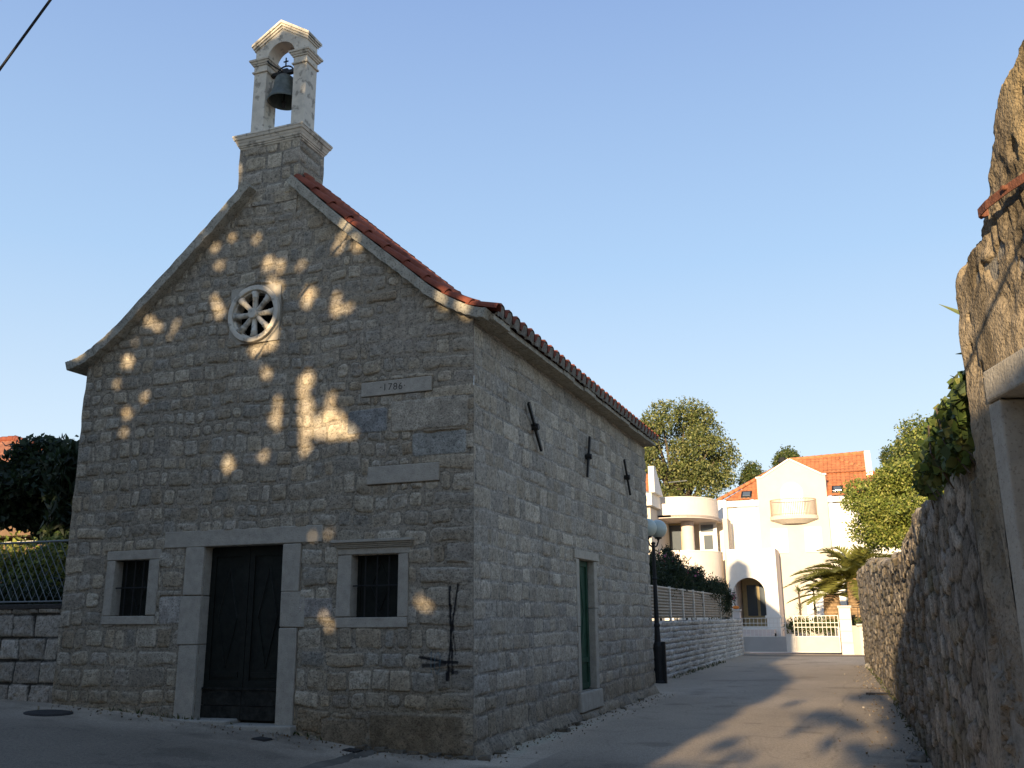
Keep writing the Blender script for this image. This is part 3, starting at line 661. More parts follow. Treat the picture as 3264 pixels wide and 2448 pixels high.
m.build('fence_frame', 'galv', mf)
m = MB(); p = .14; x = -16
while x < -6.62:
    for sg in (1, -1):
        a = x if sg > 0 else x + .46
        pts = []
        for k in range(9):
            xx = a + sg * k * p / 2; zz = 1.91 + k * .11
            if -16 <= xx <= -6.62: pts.append((xx, .2 + .004 * sg, zz))
        if len(pts) > 1: m.tube(pts, .006, 4, cap=False)
    x += p / 1.0
m.build('wire_mesh', 'galv', mf)
# ------------------------------------------------------------------ street lamp
sl_ = thing('street_lamp', 'black street lamp with two round white globes behind the chapel corner', 'street lamp', (-.50, 12.95, 0))
X0, Y0 = -.50, 12.95
m = MB(); m.lathe([(.16, 0), (.16, .05), (.125, .09), (.12, .90), (.10, .96), (.08, 1.0), (.065, 1.35), (.08, 1.37), (.08, 1.41), (.06, 1.45), (.05, 2.5), (.066, 2.53), (.05, 2.58), (.045, 3.38), (.065, 3.42), (.001, 3.46)], (X0, Y0, 0), 14)
m.build('post', 'iron', sl_, smooth=False)
MB().box(X0 + .10, X0 + .19, Y0 - .05, Y0 + .04, .0, 1.0).build('cable_box', 'iron', sl_)
m = MB()
for dx, dy in ((-.08, -.22), (.09, .22)):
    m.tube([(X0, Y0, 3.3), (X0 + dx * .7, Y0 + dy * .7, 3.36), (X0 + dx, Y0 + dy, 3.48), (X0 + dx, Y0 + dy, 3.56)], [.02, .02, .02, .06], 8)
m.build('arm', 'iron', sl_)
for dx, dy in ((-.08, -.22), (.09, .22)):
    bm_ = MB(); n = 12; prof = [(max(.001, .235 * math.sin(math.pi * k / n)), -.235 * math.cos(math.pi * k / n)) for k in range(n + 1)]
    bm_.lathe(prof, (X0 + dx, Y0 + dy, 3.79), 24).build('globe', 'globe', sl_, smooth=True)
    MB().tube([(X0 + dx, Y0 + dy, 3.54), (X0 + dx, Y0 + dy, 3.59)], [.09, .10], 12).build('globe_collar', 'iron', sl_)
# ------------------------------------------------------------------ rock-faced street wall on the left beyond the chapel
sw = thing('stone_wall', 'pale rock-faced retaining wall beside the street beyond the lamp', 'wall', (-.8, 22, 0))
u = np.arange(10.4, 30.6, .03); v = np.arange(-.05, 1.50, .018); U, Vv = np.meshgrid(u, v, indexing='ij')
H, C = masonry(U, Vv, [.15] * 14, widths(.28, .5), 91, amp=.05, mort=.005, wob=.006, pal=[(.62, .58, .51), (.57, .54, .48), (.66, .62, .56)], mcol=(.5, .47, .42), rough=.02, rnd=.015)
fv = ((Vv + .15) / .15) % 1; H += .035 * (fv - .5); C *= (1 - .7 * np.exp(-(np.minimum(fv, 1 - fv) / .10) ** 2) * (vn(U * 2.5, np.floor((Vv + .15) / .15), 5) > .42))[..., None]
col_ = np.array([.46, .44, .42]); cm = (U > 25.6) & (U < 27.4); C[cm] *= .85
grid('wall_face', np.stack([-.66 + H, U, Vv], -1), 'stone', sw, C)
MB().box(-.95, -.68, 10.4, 30.6, -.05, 1.49).build('wall_core', 'mortar', sw)
pf = thing('panel_fence', 'white posts holding ribbed panels on the pale retaining wall', 'fence', (-.82, 22, 1.5))
m = MB(); ps = [12.2, 14.6] + [16.4, 18.4, 20.3, 22.2, 26.1, 29.3]
for y in ps: MB().box(-.86, -.80, y - .045, y + .045, 1.49, 2.44).build('post', 'metal_white', pf)
for a, b in zip(ps, ps[1:]):
    n = 40; P = np.zeros((n * 3, 2, 3)); zz = np.linspace(1.56, 2.38, n * 3)
    P[:, 0, 1] = a + .04; P[:, 1, 1] = b - .04; P[..., 0] = (-.83 + .012 * np.sin(zz * 75))[:, None]; P[..., 2] = zz[:, None]
    grid('panel', P, 'plastic', pf)
MB().box(-.85, -.81, 12.2, 30.5, 2.385, 2.41).build('top_rail', 'metal_white', pf)
# ------------------------------------------------------------------ foliage helpers
def leaves(name, pts, size, cols, parent=None, seed=1, up=.3, aspect=.5, matn='leaf', jit=.35, flat=0):
    r = np.random.RandomState(seed); n = len(pts); pts = np.asarray(pts)
    d = r.normal(size=(n, 3)); d[:, 2] += up; d /= np.linalg.norm(d, axis=1)[:, None]
    q = r.normal(size=(n, 3)); s = np.cross(d, q); s /= np.linalg.norm(s, axis=1)[:, None]; nn = np.cross(d, s)
    L = size * r.uniform(1 - jit, 1 + jit, n)[:, None]
    a = pts - d * L * .5; b = pts + d * L * .5; c = pts + s * L * aspect * .5 + nn * L * .10; e_ = pts - s * L * aspect * .5 + nn * L * .10
    V = np.stack([a, c, b, e_], 1).reshape(-1, 3); F = np.arange(4 * n).reshape(n, 4)
    cols = np.array(cols); cc = cols[r.randint(0, len(cols), n)] * r.uniform(.75, 1.25, n)[:, None]
    return npmesh(name, V, F, matn, parent, np.repeat(cc, 4, 0), smooth=False)
def clump_pts(cl, n, r, shell=.5):
    """cl list of (x,y,z,rx,ry,rz)"""
    out = []; w = np.array([c[3] * c[4] + c[4] * c[5] for c in cl]); w /= w.sum()
    for c, k in zip(cl, (w * n).astype(int)):
        d = r.normal(size=(k, 3)); d /= np.linalg.norm(d, axis=1)[:, None]; rad = r.uniform(shell, 1, k)[:, None] ** .7 * (1 + .18 * r.normal(size=(k, 1)))
        out.append(np.array(c[:3]) + d * rad * np.array(c[3:6]))
    return np.concatenate(out)
def tree(name, label, cat, base, crown, n, size, cols, seed, trunk_r=.18, cr=.45, ncl=26, group=None, nb=9, aspect=.55, shell=.45, thn=None, col_bark='bark'):
    """crown: (cx,cy,cz,rx,ry,rz)"""
    r = np.random.RandomState(seed); t = thing(name, label, cat, base, group); c = np.array(crown[:3]); R = np.array(crown[3:6]); cl = []
    for k in range(ncl):
        d = r.normal(size=3); d /= np.linalg.norm(d); q = r.uniform(.35, 1.0) ** .6; p = c + d * q * R * (1 - cr * .4); s = cr * r.uniform(.55, 1.15); cl.append((*p, R[0] * s, R[1] * s, R[2] * s * .8))
    pts = clump_pts(cl, n, r, shell)
    # thin wisps outside the outline
    leaves('crown', pts, size, cols, t, seed, aspect=aspect)
    m = MB(); top = c + np.array([0, 0, R[2] * .2]); b = np.array(base, float)
    mid = b + (c - b) * .5 + np.array([r.uniform(-.1, .1), r.uniform(-.1, .1), 0]) * trunk_r * 5
    m.tube([b, mid, c - np.array([0, 0, R[2] * .3]), top], [trunk_r, trunk_r * .8, trunk_r * .6, trunk_r * .25], 9)
    for k in range(nb):
        e = np.array(cl[k][:3]); s0 = c - np.array([0, 0, R[2] * r.uniform(.2, .6)]); md = (s0 + e) / 2 + np.array([0, 0, -.08 * R[2]]); m.tube([s0, md, e], [trunk_r * .45, trunk_r * .28, trunk_r * .1], 6)
    m.build('trunk', col_bark, t, smooth=True)
    return t
YG = [(.21, .25, .045), (.28, .30, .065), (.15, .19, .035), (.33, .33, .09), (.11, .15, .03)]
DG = [(.020, .035, .014), (.03, .05, .018), (.04, .06, .022), (.026, .04, .02)]
MG = [(.07, .10, .025), (.10, .125, .03), (.05, .08, .02), (.13, .14, .045), (.045, .07, .02)]
# oleander behind the panel fence
r = np.random.RandomState(12)
ol = thing('oleander_bush', 'dark oleander hedge with pink flowers behind the panel fence', 'bush', (-1.7, 19, 0))
cl = []
for (x, y, z, q) in [(-1.5, 15.5, 2.6, 1.0), (-1.6, 17, 2.8, 1.0), (-1.5, 18.5, 2.75, 1.0), (-1.5, 20, 2.75, 1.0), (-1.45, 21.5, 2.7, .95), (-1.45, 23, 2.65, .95), (-1.4, 24.5, 2.5, .95), (-1.3, 26, 2.35, .9), (-1.25, 27.2, 2.3, .8), (-1.2, 23.8, 3.2, .5), (-1.5, 21.0, 3.35, .5), (-1.6, 14.2, 3.2, .8), (-.95, 27.6, 2.5, .6)]:
    for k in range(4): cl.append((x + r.uniform(-.35, .35), y + r.uniform(-.5, .5), z + r.uniform(-.4, .35), q * .55, q * .6, q * .5))
leaves('foliage', clump_pts(cl, 34000, r, .2), .15, DG + [(.05, .07, .03)], ol, 2, up=1.0, aspect=.22)
fp = np.array([(-1.3 + r.uniform(-.5, .3), r.uniform(17, 28), 0) for _ in range(230)]); fp[:, 2] = 3.45 - .045 * (fp[:, 1] - 17) + r.uniform(-.4, .12, 230)
fp = np.concatenate([fp, np.array([(-.62, 28.2, 2.35)]) + r.normal(size=(40, 3)) * .09])
leaves('flowers', fp, .075, [(.45, .10, .17), (.5, .16, .24), (.35, .05, .10)], ol, 3, aspect=.9)['kind'] = 'stuff'
m = MB()
for k in range(16): y = 14.5 + k * .85; m.tube([(-1.5, y, 0), (-1.5 + r.uniform(-.3, .3), y + r.uniform(-.4, .4), 2.6)], [.035, .02], 5)
m.build('stems', 'bark', ol)
# ------------------------------------------------------------------ right-hand rubble wall
def voro(x, y, seed, jit=.42):
    ix = np.floor(x); iy = np.floor(y); d1 = np.full(x.shape, 9.); d2 = d1.copy(); idx = np.zeros(x.shape); idy = np.zeros(x.shape)
    for a in (-1, 0, 1):
        for b in (-1, 0, 1):
            cx = ix + a; cy = iy + b; px = cx + .5 + jit * 2 * (_h(cx, cy, seed) - .5) + .5 * (cy % 2); py = cy + .5 + jit * 2 * (_h(cx, cy, seed + 1) - .5)
            d = np.maximum(np.abs(px - x), np.abs(py - y)) * .55 + np.hypot(px - x, py - y) * .45
            m = d < d1; d2 = np.where(m, d1, np.minimum(d2, d)); idx = np.where(m, cx, idx); idy = np.where(m, cy, idy); d1 = np.where(m, d, d1)
    return d1, d2, idx, idy
rw = thing('rubble_wall', 'old uneven rubble stone wall along the right edge of the street', 'wall', (5.2, 9, 0))
WX = np.array([-5.6, -4.0, 1.06, 9.7, 18, 23.4]); WXx = np.array([5.20, 5.08, 5.06, 4.86, 4.52, 4.25])
tz_y = np.array([-6.2, -5.5, -3.5, -2.3, -.6, 1.5, 3.7, 7.85, 12.6, 15.9, 23.4]); tz_z = np.array([2.35, 2.36, 2.42, 2.52, 2.56, 2.45, 2.41, 2.50, 2.78, 2.97, 3.0])
yv = np.concatenate([np.arange(-5.6, 6, .022), np.arange(6, 23.4, .035)]); tv = np.arange(0, 3.5, .022); Yg, T = np.meshgrid(yv, tv, indexing='ij')
top = np.interp(Yg, tz_y, tz_z) + .09 * fbm(Yg * .9, Yg * 0, 31, 3) + .05 * (vn(Yg * 4.3, Yg * 0, 8) - .5)
Zg = np.minimum(T, top); over = np.maximum(T - top, 0)
sx_ = Yg * 3.7 + .4 * fbm(Yg * 2, T * 2, 3, 2); sy_ = T * 6.2 + .5 * fbm(Yg * 2, T * 2, 4, 2)
d1, d2, ia, ib = voro(sx_, sy_, 17); gap = d2 - d1; rr1 = _h(ia, ib, 41); rr2 = _h(ia, ib, 42); rr3 = _h(ia, ib, 43)
w = sst(.02, .16, gap); fine_ = fbm(Yg * 8, T * 14, 6, 4)
H = w * (.012 + .035 * rr1) + (.10 * (rr2 - .5)) * (sx_ - ia - .5) / 3.7 * 1.6 * w + .012 * fine_ + .035 * fbm(Yg * .8, T * .9, 7, 3) + .008 * fbm(Yg * 30, T * 30, 9, 2)
H = H * (.25 + .45 * sst(-5, -3.5, Yg) + .75 * sst(-3.5, 3, Yg))
pal = .82 * np.array([(.33, .27, .20), (.27, .225, .17), (.38, .33, .26), (.22, .19, .15), (.31, .27, .22), (.25, .21, .15)])
C = pal[(rr3 * 5.99).astype(int)] * (.75 + .5 * rr1)[..., None] * (1 + .2 * fine_)[..., None]; C = C * w[..., None] + np.array([.06, .05, .035]) * (1 - w)[..., None]
mo = sst(.25, .5, fbm(Yg * 1.2, T * 1.5, 77, 3)); C = C * (1 - .3 * mo[..., None]) + .3 * mo[..., None] * np.array([.10, .10, .035])
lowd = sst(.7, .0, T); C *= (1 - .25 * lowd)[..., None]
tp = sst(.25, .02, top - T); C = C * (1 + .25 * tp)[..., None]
Xw = np.interp(Yg, WX, WXx) + .055 * np.minimum(T, top) * 0
P = np.stack([Xw - np.where(over > 0, H * .3, H) + over, Yg, Zg + np.where(over > 0, H * .9, 0)], -1)
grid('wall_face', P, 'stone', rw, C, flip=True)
m = MB()
for a, b in zip(range(-5, 23, 2), range(-3, 25, 2)):
    b = min(b, 23.35); z = min(np.interp(a, tz_y, tz_z), np.interp(b, tz_y, tz_z)) - .12; x = max(np.interp(a, WX, WXx), np.interp(b, WX, WXx)); m.box(x + .06, x + .62, a, b, -.05, float(z))
m.build('wall_core', 'mortar', rw)
# loose stones at its foot
for k, (x, y, s) in enumerate([(4.86, 1.3, .11), (4.42, 20.3, .17), (4.5, 18.9, .10), (4.80, .7, .06), (4.30, 21.5, .14)]):
    b = MB(); r = random.Random(k + 3); b.lathe([(s * .95, -.02), (s * 1.05, s * .3), (s * .8, s * .75), (s * .3, s * .95), (.001, s)], (x, y, 0), 9)
    b.v = [(p[0] + r.uniform(-.2, .2) * s, p[1] + r.uniform(-.2, .2) * s, p[2] + r.uniform(-.1, .1) * s) for p in b.v]
    b.build('fallen_stone', 'mortar', rw, bevel=.01)
# ------------------------------------------------------------------ ruined plastered wall with a walled gateway
pw = thing('ruined_wall', 'tall ruined plastered wall with stained jagged edge at the right edge', 'wall', (5.5, -6.5, 0))
su = np.arange(-.95, 4.2, .010); zv = np.arange(-.02, 4.75, .012); Sg, Zg = np.meshgrid(su, zv, indexing='ij')
seam = np.interp(Zg, [0, .81, 1.38, 1.69, 2.09, 2.33, 2.5], [-.9, -.63, -.33, -.25, -.21, -.15, .05])
tops = [(.05, 2.3), (.08, 2.78), (.07, 3.03), (.05, 3.24), (.09, 3.30), (.15, 3.35), (.30, 3.39), (.47, 3.42), (.50, 3.50), (.58, 3.54), (.62, 3.64), (.74, 3.83), (.87, 3.98), (1.09, 4.05), (1.6, 4.2), (2.4, 4.3), (4.3, 4.4)]
topz = np.interp(Sg, [p[0] for p in tops], [p[1] for p in tops]) + .015 * fbm(Sg * 9, Sg * 0, 3, 3) + .05 * (_h(np.floor(Sg * 11 + .4 * fbm(Sg * 8, Sg * 0, 6, 2)), Sg * 0, 9) - .6)
leftm = np.where(Zg < 2.4, Sg > seam + .02 * fbm(Zg * 12, Zg * 0, 4, 3), Sg > .07 + .02 * fbm(Zg * 7, Zg * 0, 5, 3) - .035 * np.exp(-((Zg - 3.22) / .12) ** 2))
def PX(s): return np.where(s > 0, 5.07 + .278 * s, 5.07 + .003 * s)
def PY(s): return np.where(s > 0, -5.5 - .961 * s, -5.5 - s)
er = sst(.02, .30, fbm(Sg * 2.2, Zg * 1.6, 51, 4) + .35 * sst(.5, .1, np.abs(Zg - 3.25) + .3 * np.abs(Sg - .6)))     # eroded pockets
H = .007 * fbm(Sg * 3, Zg * 2.2, 52, 4) + .003 * fbm(Sg * 40, Zg * 36, 63, 2) + .006 * fbm(Sg * 26, Zg * 14, 53, 3) - er * (.012 + .03 * np.abs(fbm(Sg * 16, Zg * 9, 54, 3)))
for (a, z, q, dp) in ((.36, 3.22, .05, .05), (.44, 3.24, .04, .06), (.52, 3.20, .06, .05), (.62, 3.25, .05, .06), (.80, 3.1, .04, .05), (.30, 2.76, .06, .07), (.9, 3.62, .05, .04), (.22, 3.05, .025, .05), (.20, 2.9, .03, .05), (-.05, 1.45, .16, .05), (.15, 1.0, .22, .06)):
    dd = np.hypot((Sg - a) / q, (Zg - z) / q) + .8 * fbm(Sg * 14, Zg * 14, 60, 3); H -= .6 * dp * sst(1.0, .7, dd); 
st = fbm(Sg * 5.5, Zg * .55, 55, 4)      # vertical weather streaks
C = np.array([.31, .25, .17]) * (1 + .30 * st + .12 * fbm(Sg * 12, Zg * 7, 56, 3))[..., None]
och = sst(.0, .5, fbm(Sg * 1.5 + 3, Zg * 1.0, 57, 3) + .3 * sst(.3, .8, Sg) * sst(3.6, 3.1, Zg) * sst(2.7, 2.9, Zg)); C = C * (1 - .45 * och[..., None]) + .45 * och[..., None] * np.array([.38, .27, .10])
blk = sst(.05, .45, fbm(Sg * 7, Zg * .9, 58, 4) + .25 * sst(3.1, 3.5, Zg)); C = C * (1 - .45 * blk[..., None])
lowg = sst(2.5, 1.9, Zg); C = C * (1 - .5 * lowg[..., None]) + .5 * lowg[..., None] * np.array([.24, .22, .19])
dk = sst(.0, .4, fbm(Sg * 4, Zg * 1.1, 59, 4)) * lowg; C = C * (1 - .5 * dk)[..., None]
C = C * (1 - .25 * er)[..., None]
keep = (leftm & (Zg < topz))[:-1, :-1] & ~((Sg > .47) & (Sg < 1.42) & (Zg < 2.58))[:-1, :-1]
keep &= ~((Sg > .33) & (Sg < .47) & (Zg < 2.56))[:-1, :-1] & ~((Sg > 1.42) & (Sg < 1.56) & (Zg < 2.56))[:-1, :-1] & ~((Sg > .35) & (Sg < 1.6) & (Zg > 2.58) & (Zg < 2.74))[:-1, :-1]
nx = np.where(Sg > 0, -.961, -1.); ny = np.where(Sg > 0, -.278, 0.)
edge = np.minimum(topz - Zg, np.where(Zg > 2.4, Sg - .05, 9)); H = H - .05 * sst(.05, 0, edge)
grid('plaster_face', np.stack([PX(Sg) + nx * H, PY(Sg) + ny * H, Zg], -1), 'plaster', pw, np.clip(C, .02, .8), keep, flip=False)
def pbox(m, s0, s1, z0, z1, d0, d1):
    vs = [(float(PX(np.array(s))) + .961 * d, float(PY(np.array(s))) + .278 * d, z) for z in (z0, z1) for s, d in ((s0, d0), (s1, d0), (s1, d1), (s0, d1))]
    return m.add(vs, [(3, 2, 1, 0), (4, 5, 6, 7), (0, 1, 5, 4), (1, 2, 6, 5), (2, 3, 7, 6), (3, 0, 4, 7)])
cp = [(.12, 2.6), (.12, 3.28), (.30, 3.33), (.5, 3.38), (.62, 3.55), (.74, 3.75), (.9, 3.93), (1.2, 4.0), (4.2, 4.25), (4.2, 2.78), (.12, 2.78)]
m = MB()
for (a, za), (b, zb) in zip(cp[1:8], cp[2:9]):
    pbox(m, a, b, 2.76, min(za, zb) + .01, .03, .34)
pbox(m, .03, .33, -.02, 2.77, .035, .5); pbox(m, 1.56, 4.2, -.02, 2.77, .035, .5); m.build('wall_core', 'mortar', pw)
m = MB(); pbox(m, .335, .475, .0, 1.35, -.012, .3); pbox(m, .34, .47, 1.357, 2.572, -.008, .3); m.build('jamb', 'dressed', pw, bevel=.01)
m = MB(); pbox(m, 1.42, 1.56, .0, 2.572, -.010, .3); m.build('jamb', 'dressed', pw, bevel=.01)
m = MB(); pbox(m, .35, 1.60, 2.58, 2.735, -.018, .3); m.build('lintel', 'dressed', pw, bevel=.012)
m = MB(); pbox(m, .475, 1.42, 0, 2.575, .22, .26); m.build('blocked_gateway', 'cream', pw)
# iron strap
ib = thing('iron_bracket', 'rusty iron strap sticking out of the ruined wall', 'bracket', (5.28, -6.1, 3.45))
m = MB(); m.tube([(5.36, -6.42, 3.43), (5.27, -6.40, 3.42), (5.22, -6.25, 3.42), (5.205, -6.12, 3.445), (5.225, -6.09, 3.455), (5.25, -6.14, 3.46)], .009, 6)
vs = []; pts = [(5.36, -6.50, 3.44), (5.28, -6.36, 3.44), (5.21, -6.22, 3.435), (5.19, -6.12, 3.44), (5.205, -6.07, 3.45), (5.235, -6.09, 3.455)]
for p in pts: vs += [(p[0], p[1], p[2] - .022), (p[0], p[1], p[2] + .022), (p[0] + .007, p[1], p[2] + .022), (p[0] + .007, p[1], p[2] - .022)]
fs = []
for i in range(len(pts) - 1): fs += [(4 * i + k, 4 * i + (k + 1) % 4, 4 * i + 4 + (k + 1) % 4, 4 * i + 4 + k) for k in range(4)]
fs += [(0, 1, 2, 3), (20, 23, 22, 21)]; MB().add(vs, fs).build('strap', 'rust', ib, bevel=.002)
MB().tube([(5.30, -6.36, 3.445), (5.262, -6.372, 3.445)], .011, 8).build('rivet', 'rust', ib)
# overhead cables: one across the upper left corner, one passing the ruined wall (its shadow falls on the plaster)
tag(MB().tube([(-9.5, -5, -.85 + .0), (-4.5, -5, 4.87), (-2.83, -5, 6.78), (-2.29, -5, 7.4), (2.5, -5.1, 12.9)][1:], .014, 6).build('cable', 'cablem'), 'black overhead cable crossing the upper left corner of the sky', 'cable')
a = Vector((5.36, -6.42, 3.28)); b = Vector((5.10, -5.58, 2.80)); sd_ = Vector((SX, 1, SZ))
a = a - sd_ * 3.2; b = b - sd_ * 3.2
tag(MB().tube([a + (a - b) * 3, a, b, b + (b - a) * .12], .013, 6).build('cable', 'cablem'), 'black cable near the viewpoint whose thin diagonal shadow falls on the ruined wall', 'cable')
# agave
ag = thing('agave', 'agave leaf tips poking out from behind the ruined wall', 'plant', (5.5, -4.9, 2.4))
def blade(m, a, b, w, n=6, sag=0):
    a = Vector(a); b = Vector(b); t = (b - a).normalized(); s = t.cross(Vector((0, 1, .2))).normalized(); u_ = s.cross(t); L = []
    for i in range(n + 1):
        q = i / n; p = a.lerp(b, q) + Vector((0, 0, -sag * q * q)); ww = w * (1 - q) ** .7 + .001; L.append((p - s * ww, p - u_ * ww * .35, p + s * ww))
    vs = [x for l in L for x in l]; fs = []
    for i in range(n): k = 3 * i; fs += [(k, k + 1, k + 4, k + 3), (k + 1, k + 2, k + 5, k + 4)]
    m.add(vs, fs, (.16, .19, .07))
for a_, b_, w_ in (((5.6, -4.95, 3.05), (5.08, -5.0, 3.36), .035), ((5.55, -5.0, 3.05), (5.11, -5.2, 3.0), .04), ((5.5, -4.9, 2.95), (5.09, -5.1, 2.82), .03), ((5.5, -4.8, 2.9), (5.6, -4.6, 3.5), .04), ((5.5, -4.8, 2.9), (5.9, -4.5, 3.3), .04)):
    m = MB(); blade(m, a_, b_, w_); m.build('leaf', 'leaf', ag)
m = MB(); m.tube([(5.5, -4.9, 2.2), (5.52, -4.9, 2.95)], [.08, .05], 8, col=(.1, .12, .05)); m.build('stem', 'leaf', ag)
# ivy on the wall top
iv = thing('ivy', 'broad-leaved ivy clump spilling over the rubble wall beside the ruined plaster', 'ivy', (5.1, -4.5, 2.3))
r = np.random.RandomState(8)
cl = [(5.12, -5.35, 2.74, .06, .14, .10), (5.11, -5.2, 2.60, .07, .16, .14), (5.10, -5.0, 2.66, .08, .18, .14), (5.09, -4.9, 2.50, .09, .2, .12), (5.08, -4.7, 2.72, .08, .2, .11), (5.07, -4.5, 2.6, .09, .2, .14), (5.06, -4.2, 2.70, .09, .2, .13), (5.05, -4.0, 2.55, .10, .25, .12), (5.04, -3.6, 2.62, .10, .25, .12), (5.04, -3.2, 2.55, .10, .3, .09), (5.2, -4.4, 2.7, .12, .6, .12)]
leaves('foliage', clump_pts(cl, 3400, r, .45), .070, [(.10, .15, .035), (.14, .18, .045), (.06, .09, .025), (.17, .18, .05)], iv, 5, aspect=.95, up=-.2)
m = MB()
for k in range(9):
    a_ = Vector((5.08 + r.uniform(-.05, .1), r.uniform(-5.4, -3.2), 2.35)); m.tube([a_, a_ + Vector((r.uniform(-.12, .0), r.uniform(-.2, .2), .2)), a_ + Vector((r.uniform(-.14, .05), r.uniform(-.3, .3), .42))], .006, 4)
tag(m.build('stems', 'bark', iv), kind='stuff')
# ------------------------------------------------------------------ covers in the road
def disc(name, label, cat, x, y, rx, sq=None, grp=None):
    t = thing(name, label, cat, (x, y, float(gz(x))), grp); m = MB(); z = float(gz(x)); sl = (float(gz(x + .3)) - float(gz(x - .3))) / .6; n = 28 if not sq else 4
    for r0, h in ((rx, .016), (rx * .88, .022)):
        pts = [(r0 * math.cos(2 * math.pi * k / n + (math.pi / 4 if sq else 0)), r0 * math.sin(2 * math.pi * k / n + (math.pi / 4 if sq else 0))) for k in range(n)]
        vs = [(x + a, y + b, z + sl * a - .02) for a, b in pts] + [(x + a, y + b, z + sl * a + h) for a, b in pts]
        MB().add(vs, [tuple(range(n, 2 * n))] + [(k, (k + 1) % n, n + (k + 1) % n, n + k) for k in range(n)]).build('rim' if h < .02 else 'lid', 'castiron', t)
disc('manhole_cover', 'round iron manhole cover in the road in front of the left garden wall', 'manhole cover', -5.75, -.75, .30)
disc('drain_cover', 'small square iron cover in the road in front of the chapel door', 'drain cover', -2.49, -.62, .13, True, 'small square covers before the chapel')
disc('drain_cover', 'small square iron cover in the road in front of the right front window', 'drain cover', -1.44, -.16 - .12, .13, True, 'small square covers before the chapel')
tag(MB().box(4.27, 4.72, 10.75, 11.0, .004, .028).build('metal_plate', 'castiron', None, bevel=.004), 'thin metal plate lying on the road at the foot of the rubble wall', 'plate')
# weeds along wall feet
r = np.random.RandomState(4)
wp = np.concatenate([np.stack([np.full(260, -.52) + r.uniform(-.05, .12, 260), r.uniform(14.5, 24, 260), r.uniform(.0, .10, 260)], 1), np.stack([np.interp(q := r.uniform(1, 22, 240), WX, WXx) - r.uniform(.02, .14, 240), q, r.uniform(.0, .07, 240)], 1), np.stack([-r.uniform(2.0, 5.5, 60), np.full(60, -.07), .35 + r.uniform(-.02, .05, 60)], 1)])
wp[-60:, 2] = np.interp(wp[-60:, 0], _gx, _gz) + .03
tag(leaves('weeds', wp, .09, [(.07, .09, .03), (.11, .11, .04)], None, 6, up=1.5, aspect=.25), 'low weeds growing along the feet of the walls', 'weeds', kind='stuff')
r = np.random.RandomState(44); q = r.uniform(-1, 22, 420)
lp = np.concatenate([np.stack([np.interp(q, WX, WXx) - np.abs(r.normal(0, .35, 420)) - .08, q, np.full(420, .018)], 1), np.stack([.12 + np.abs(r.normal(0, .22, 260)), r.uniform(-.3, 10, 260), np.full(260, .018)], 1)])
lx_ = -r.uniform(0, 6.3, 220); lp = np.concatenate([lp, np.stack([lx_, -.12 - np.abs(r.normal(0, .25, 220)), gz(lx_) + .018], 1)])
tag(leaves('leaf_litter', lp, .035, [(.20, .13, .06), (.30, .24, .15), (.12, .09, .05), (.34, .30, .24)], None, 45, aspect=.7), 'dry leaves and grit scattered along the wall feet', 'litter', kind='stuff')
# ------------------------------------------------------------------ gate at the end of the street
def pillar(x0, x1, y0, y1, h, lab, cap=True):
    t = thing('gate_pillar', lab, 'pillar', ((x0 + x1) / 2, y0, 0)); m = MB(); n = 4
    for k in range(n): m.box(x0 + .002 * (k % 2), x1 - .002 * (k % 2), y0 + .002 * (k % 2), y1, -.05 if k == 0 else k * h / n, (k + 1) * h / n - .006)
    m.build('shaft', 'pink', t, bevel=.008)
    MB().box(x0 - .04, x1 + .04, y0 - .04, y1 + .04, h, h + .09).build('cap', 'cream', t, bevel=.01); return t
pillar(-1.26, -.84, 31.8, 32.25, 1.80, 'left stone gate pillar at the end of the pale retaining wall')
pillar(3.24, 3.72, 31.8, 32.3, 1.90, 'right stone gate pillar with flat cap beside the dark railing')
bw = thing('boundary_wall', 'pale low wall with a dark railing right of the gate', 'wall', (4.2, 32.3, 0))
MB().prism([(3.72, 31.95), (4.0, 31.7), (5.6, 31.5), (5.6, 32.3), (3.72, 32.3)], -.05, 1.17, 'z').build('wall_body', 'cream', bw)
MB().box(3.9, 5.62, 31.45, 32.33, 1.175, 1.24).build('coping', 'cream', bw)
m = MB()
for k in range(9): x = 4.0 + k * .2; m.tube([(x, 31.9, 1.24), (x, 31.9, 1.92)], .012, 5)
for z in (1.28, 1.6, 1.9): m.tube([(3.8, 31.9, z), (5.7, 31.9, z)], .014, 5)
m.build('railing', 'iron', bw)
def gleaf(x0, x1, lab, y=32.0, zt=1.52):
    t = thing('gate_leaf', lab, 'gate', ((x0 + x1) / 2, y, 0)); m = MB(); w = .03
    for x in (x0, x1 - w): m.box(x, x + w, y, y + w, .08, zt)
    for z in (.08, .72, 1.10, 1.28, zt - w): m.box(x0 + w, x1 - w, y + .002, y + w - .002, z, z + .026)
    n = max(4, int((x1 - x0) / .155))
    for k in range(1, n): x = x0 + (x1 - x0) * k / n; m.box(x - .009, x + .009, y + .005, y + w - .005, .745, zt - w)
    m.build('gate_frame', 'metal_white', t); MB().box(x0 + w, x1 - w, y + .006, y + .022, .107, .719).build('panel', 'greypanel', t); return t
gleaf(-.80, 1.04, 'left leaf of the metal gate, grey panel below open bars')
gleaf(1.36, 3.20, 'right leaf of the metal gate, pale panel below open bars', y=32.02, zt=1.60)
t = gleaf(1.06, 1.34, 'narrow solid middle section of the metal gate', zt=.80)
for o in list(t.children): bpy.data.objects.remove(o)
MB().box(1.05, 1.35, 32.0, 32.03, .08, .80).build('panel', 'metal_white', t); MB().box(1.04, 1.36, 31.99, 32.04, .804, .83).build('top_bar', 'metal_white', t)
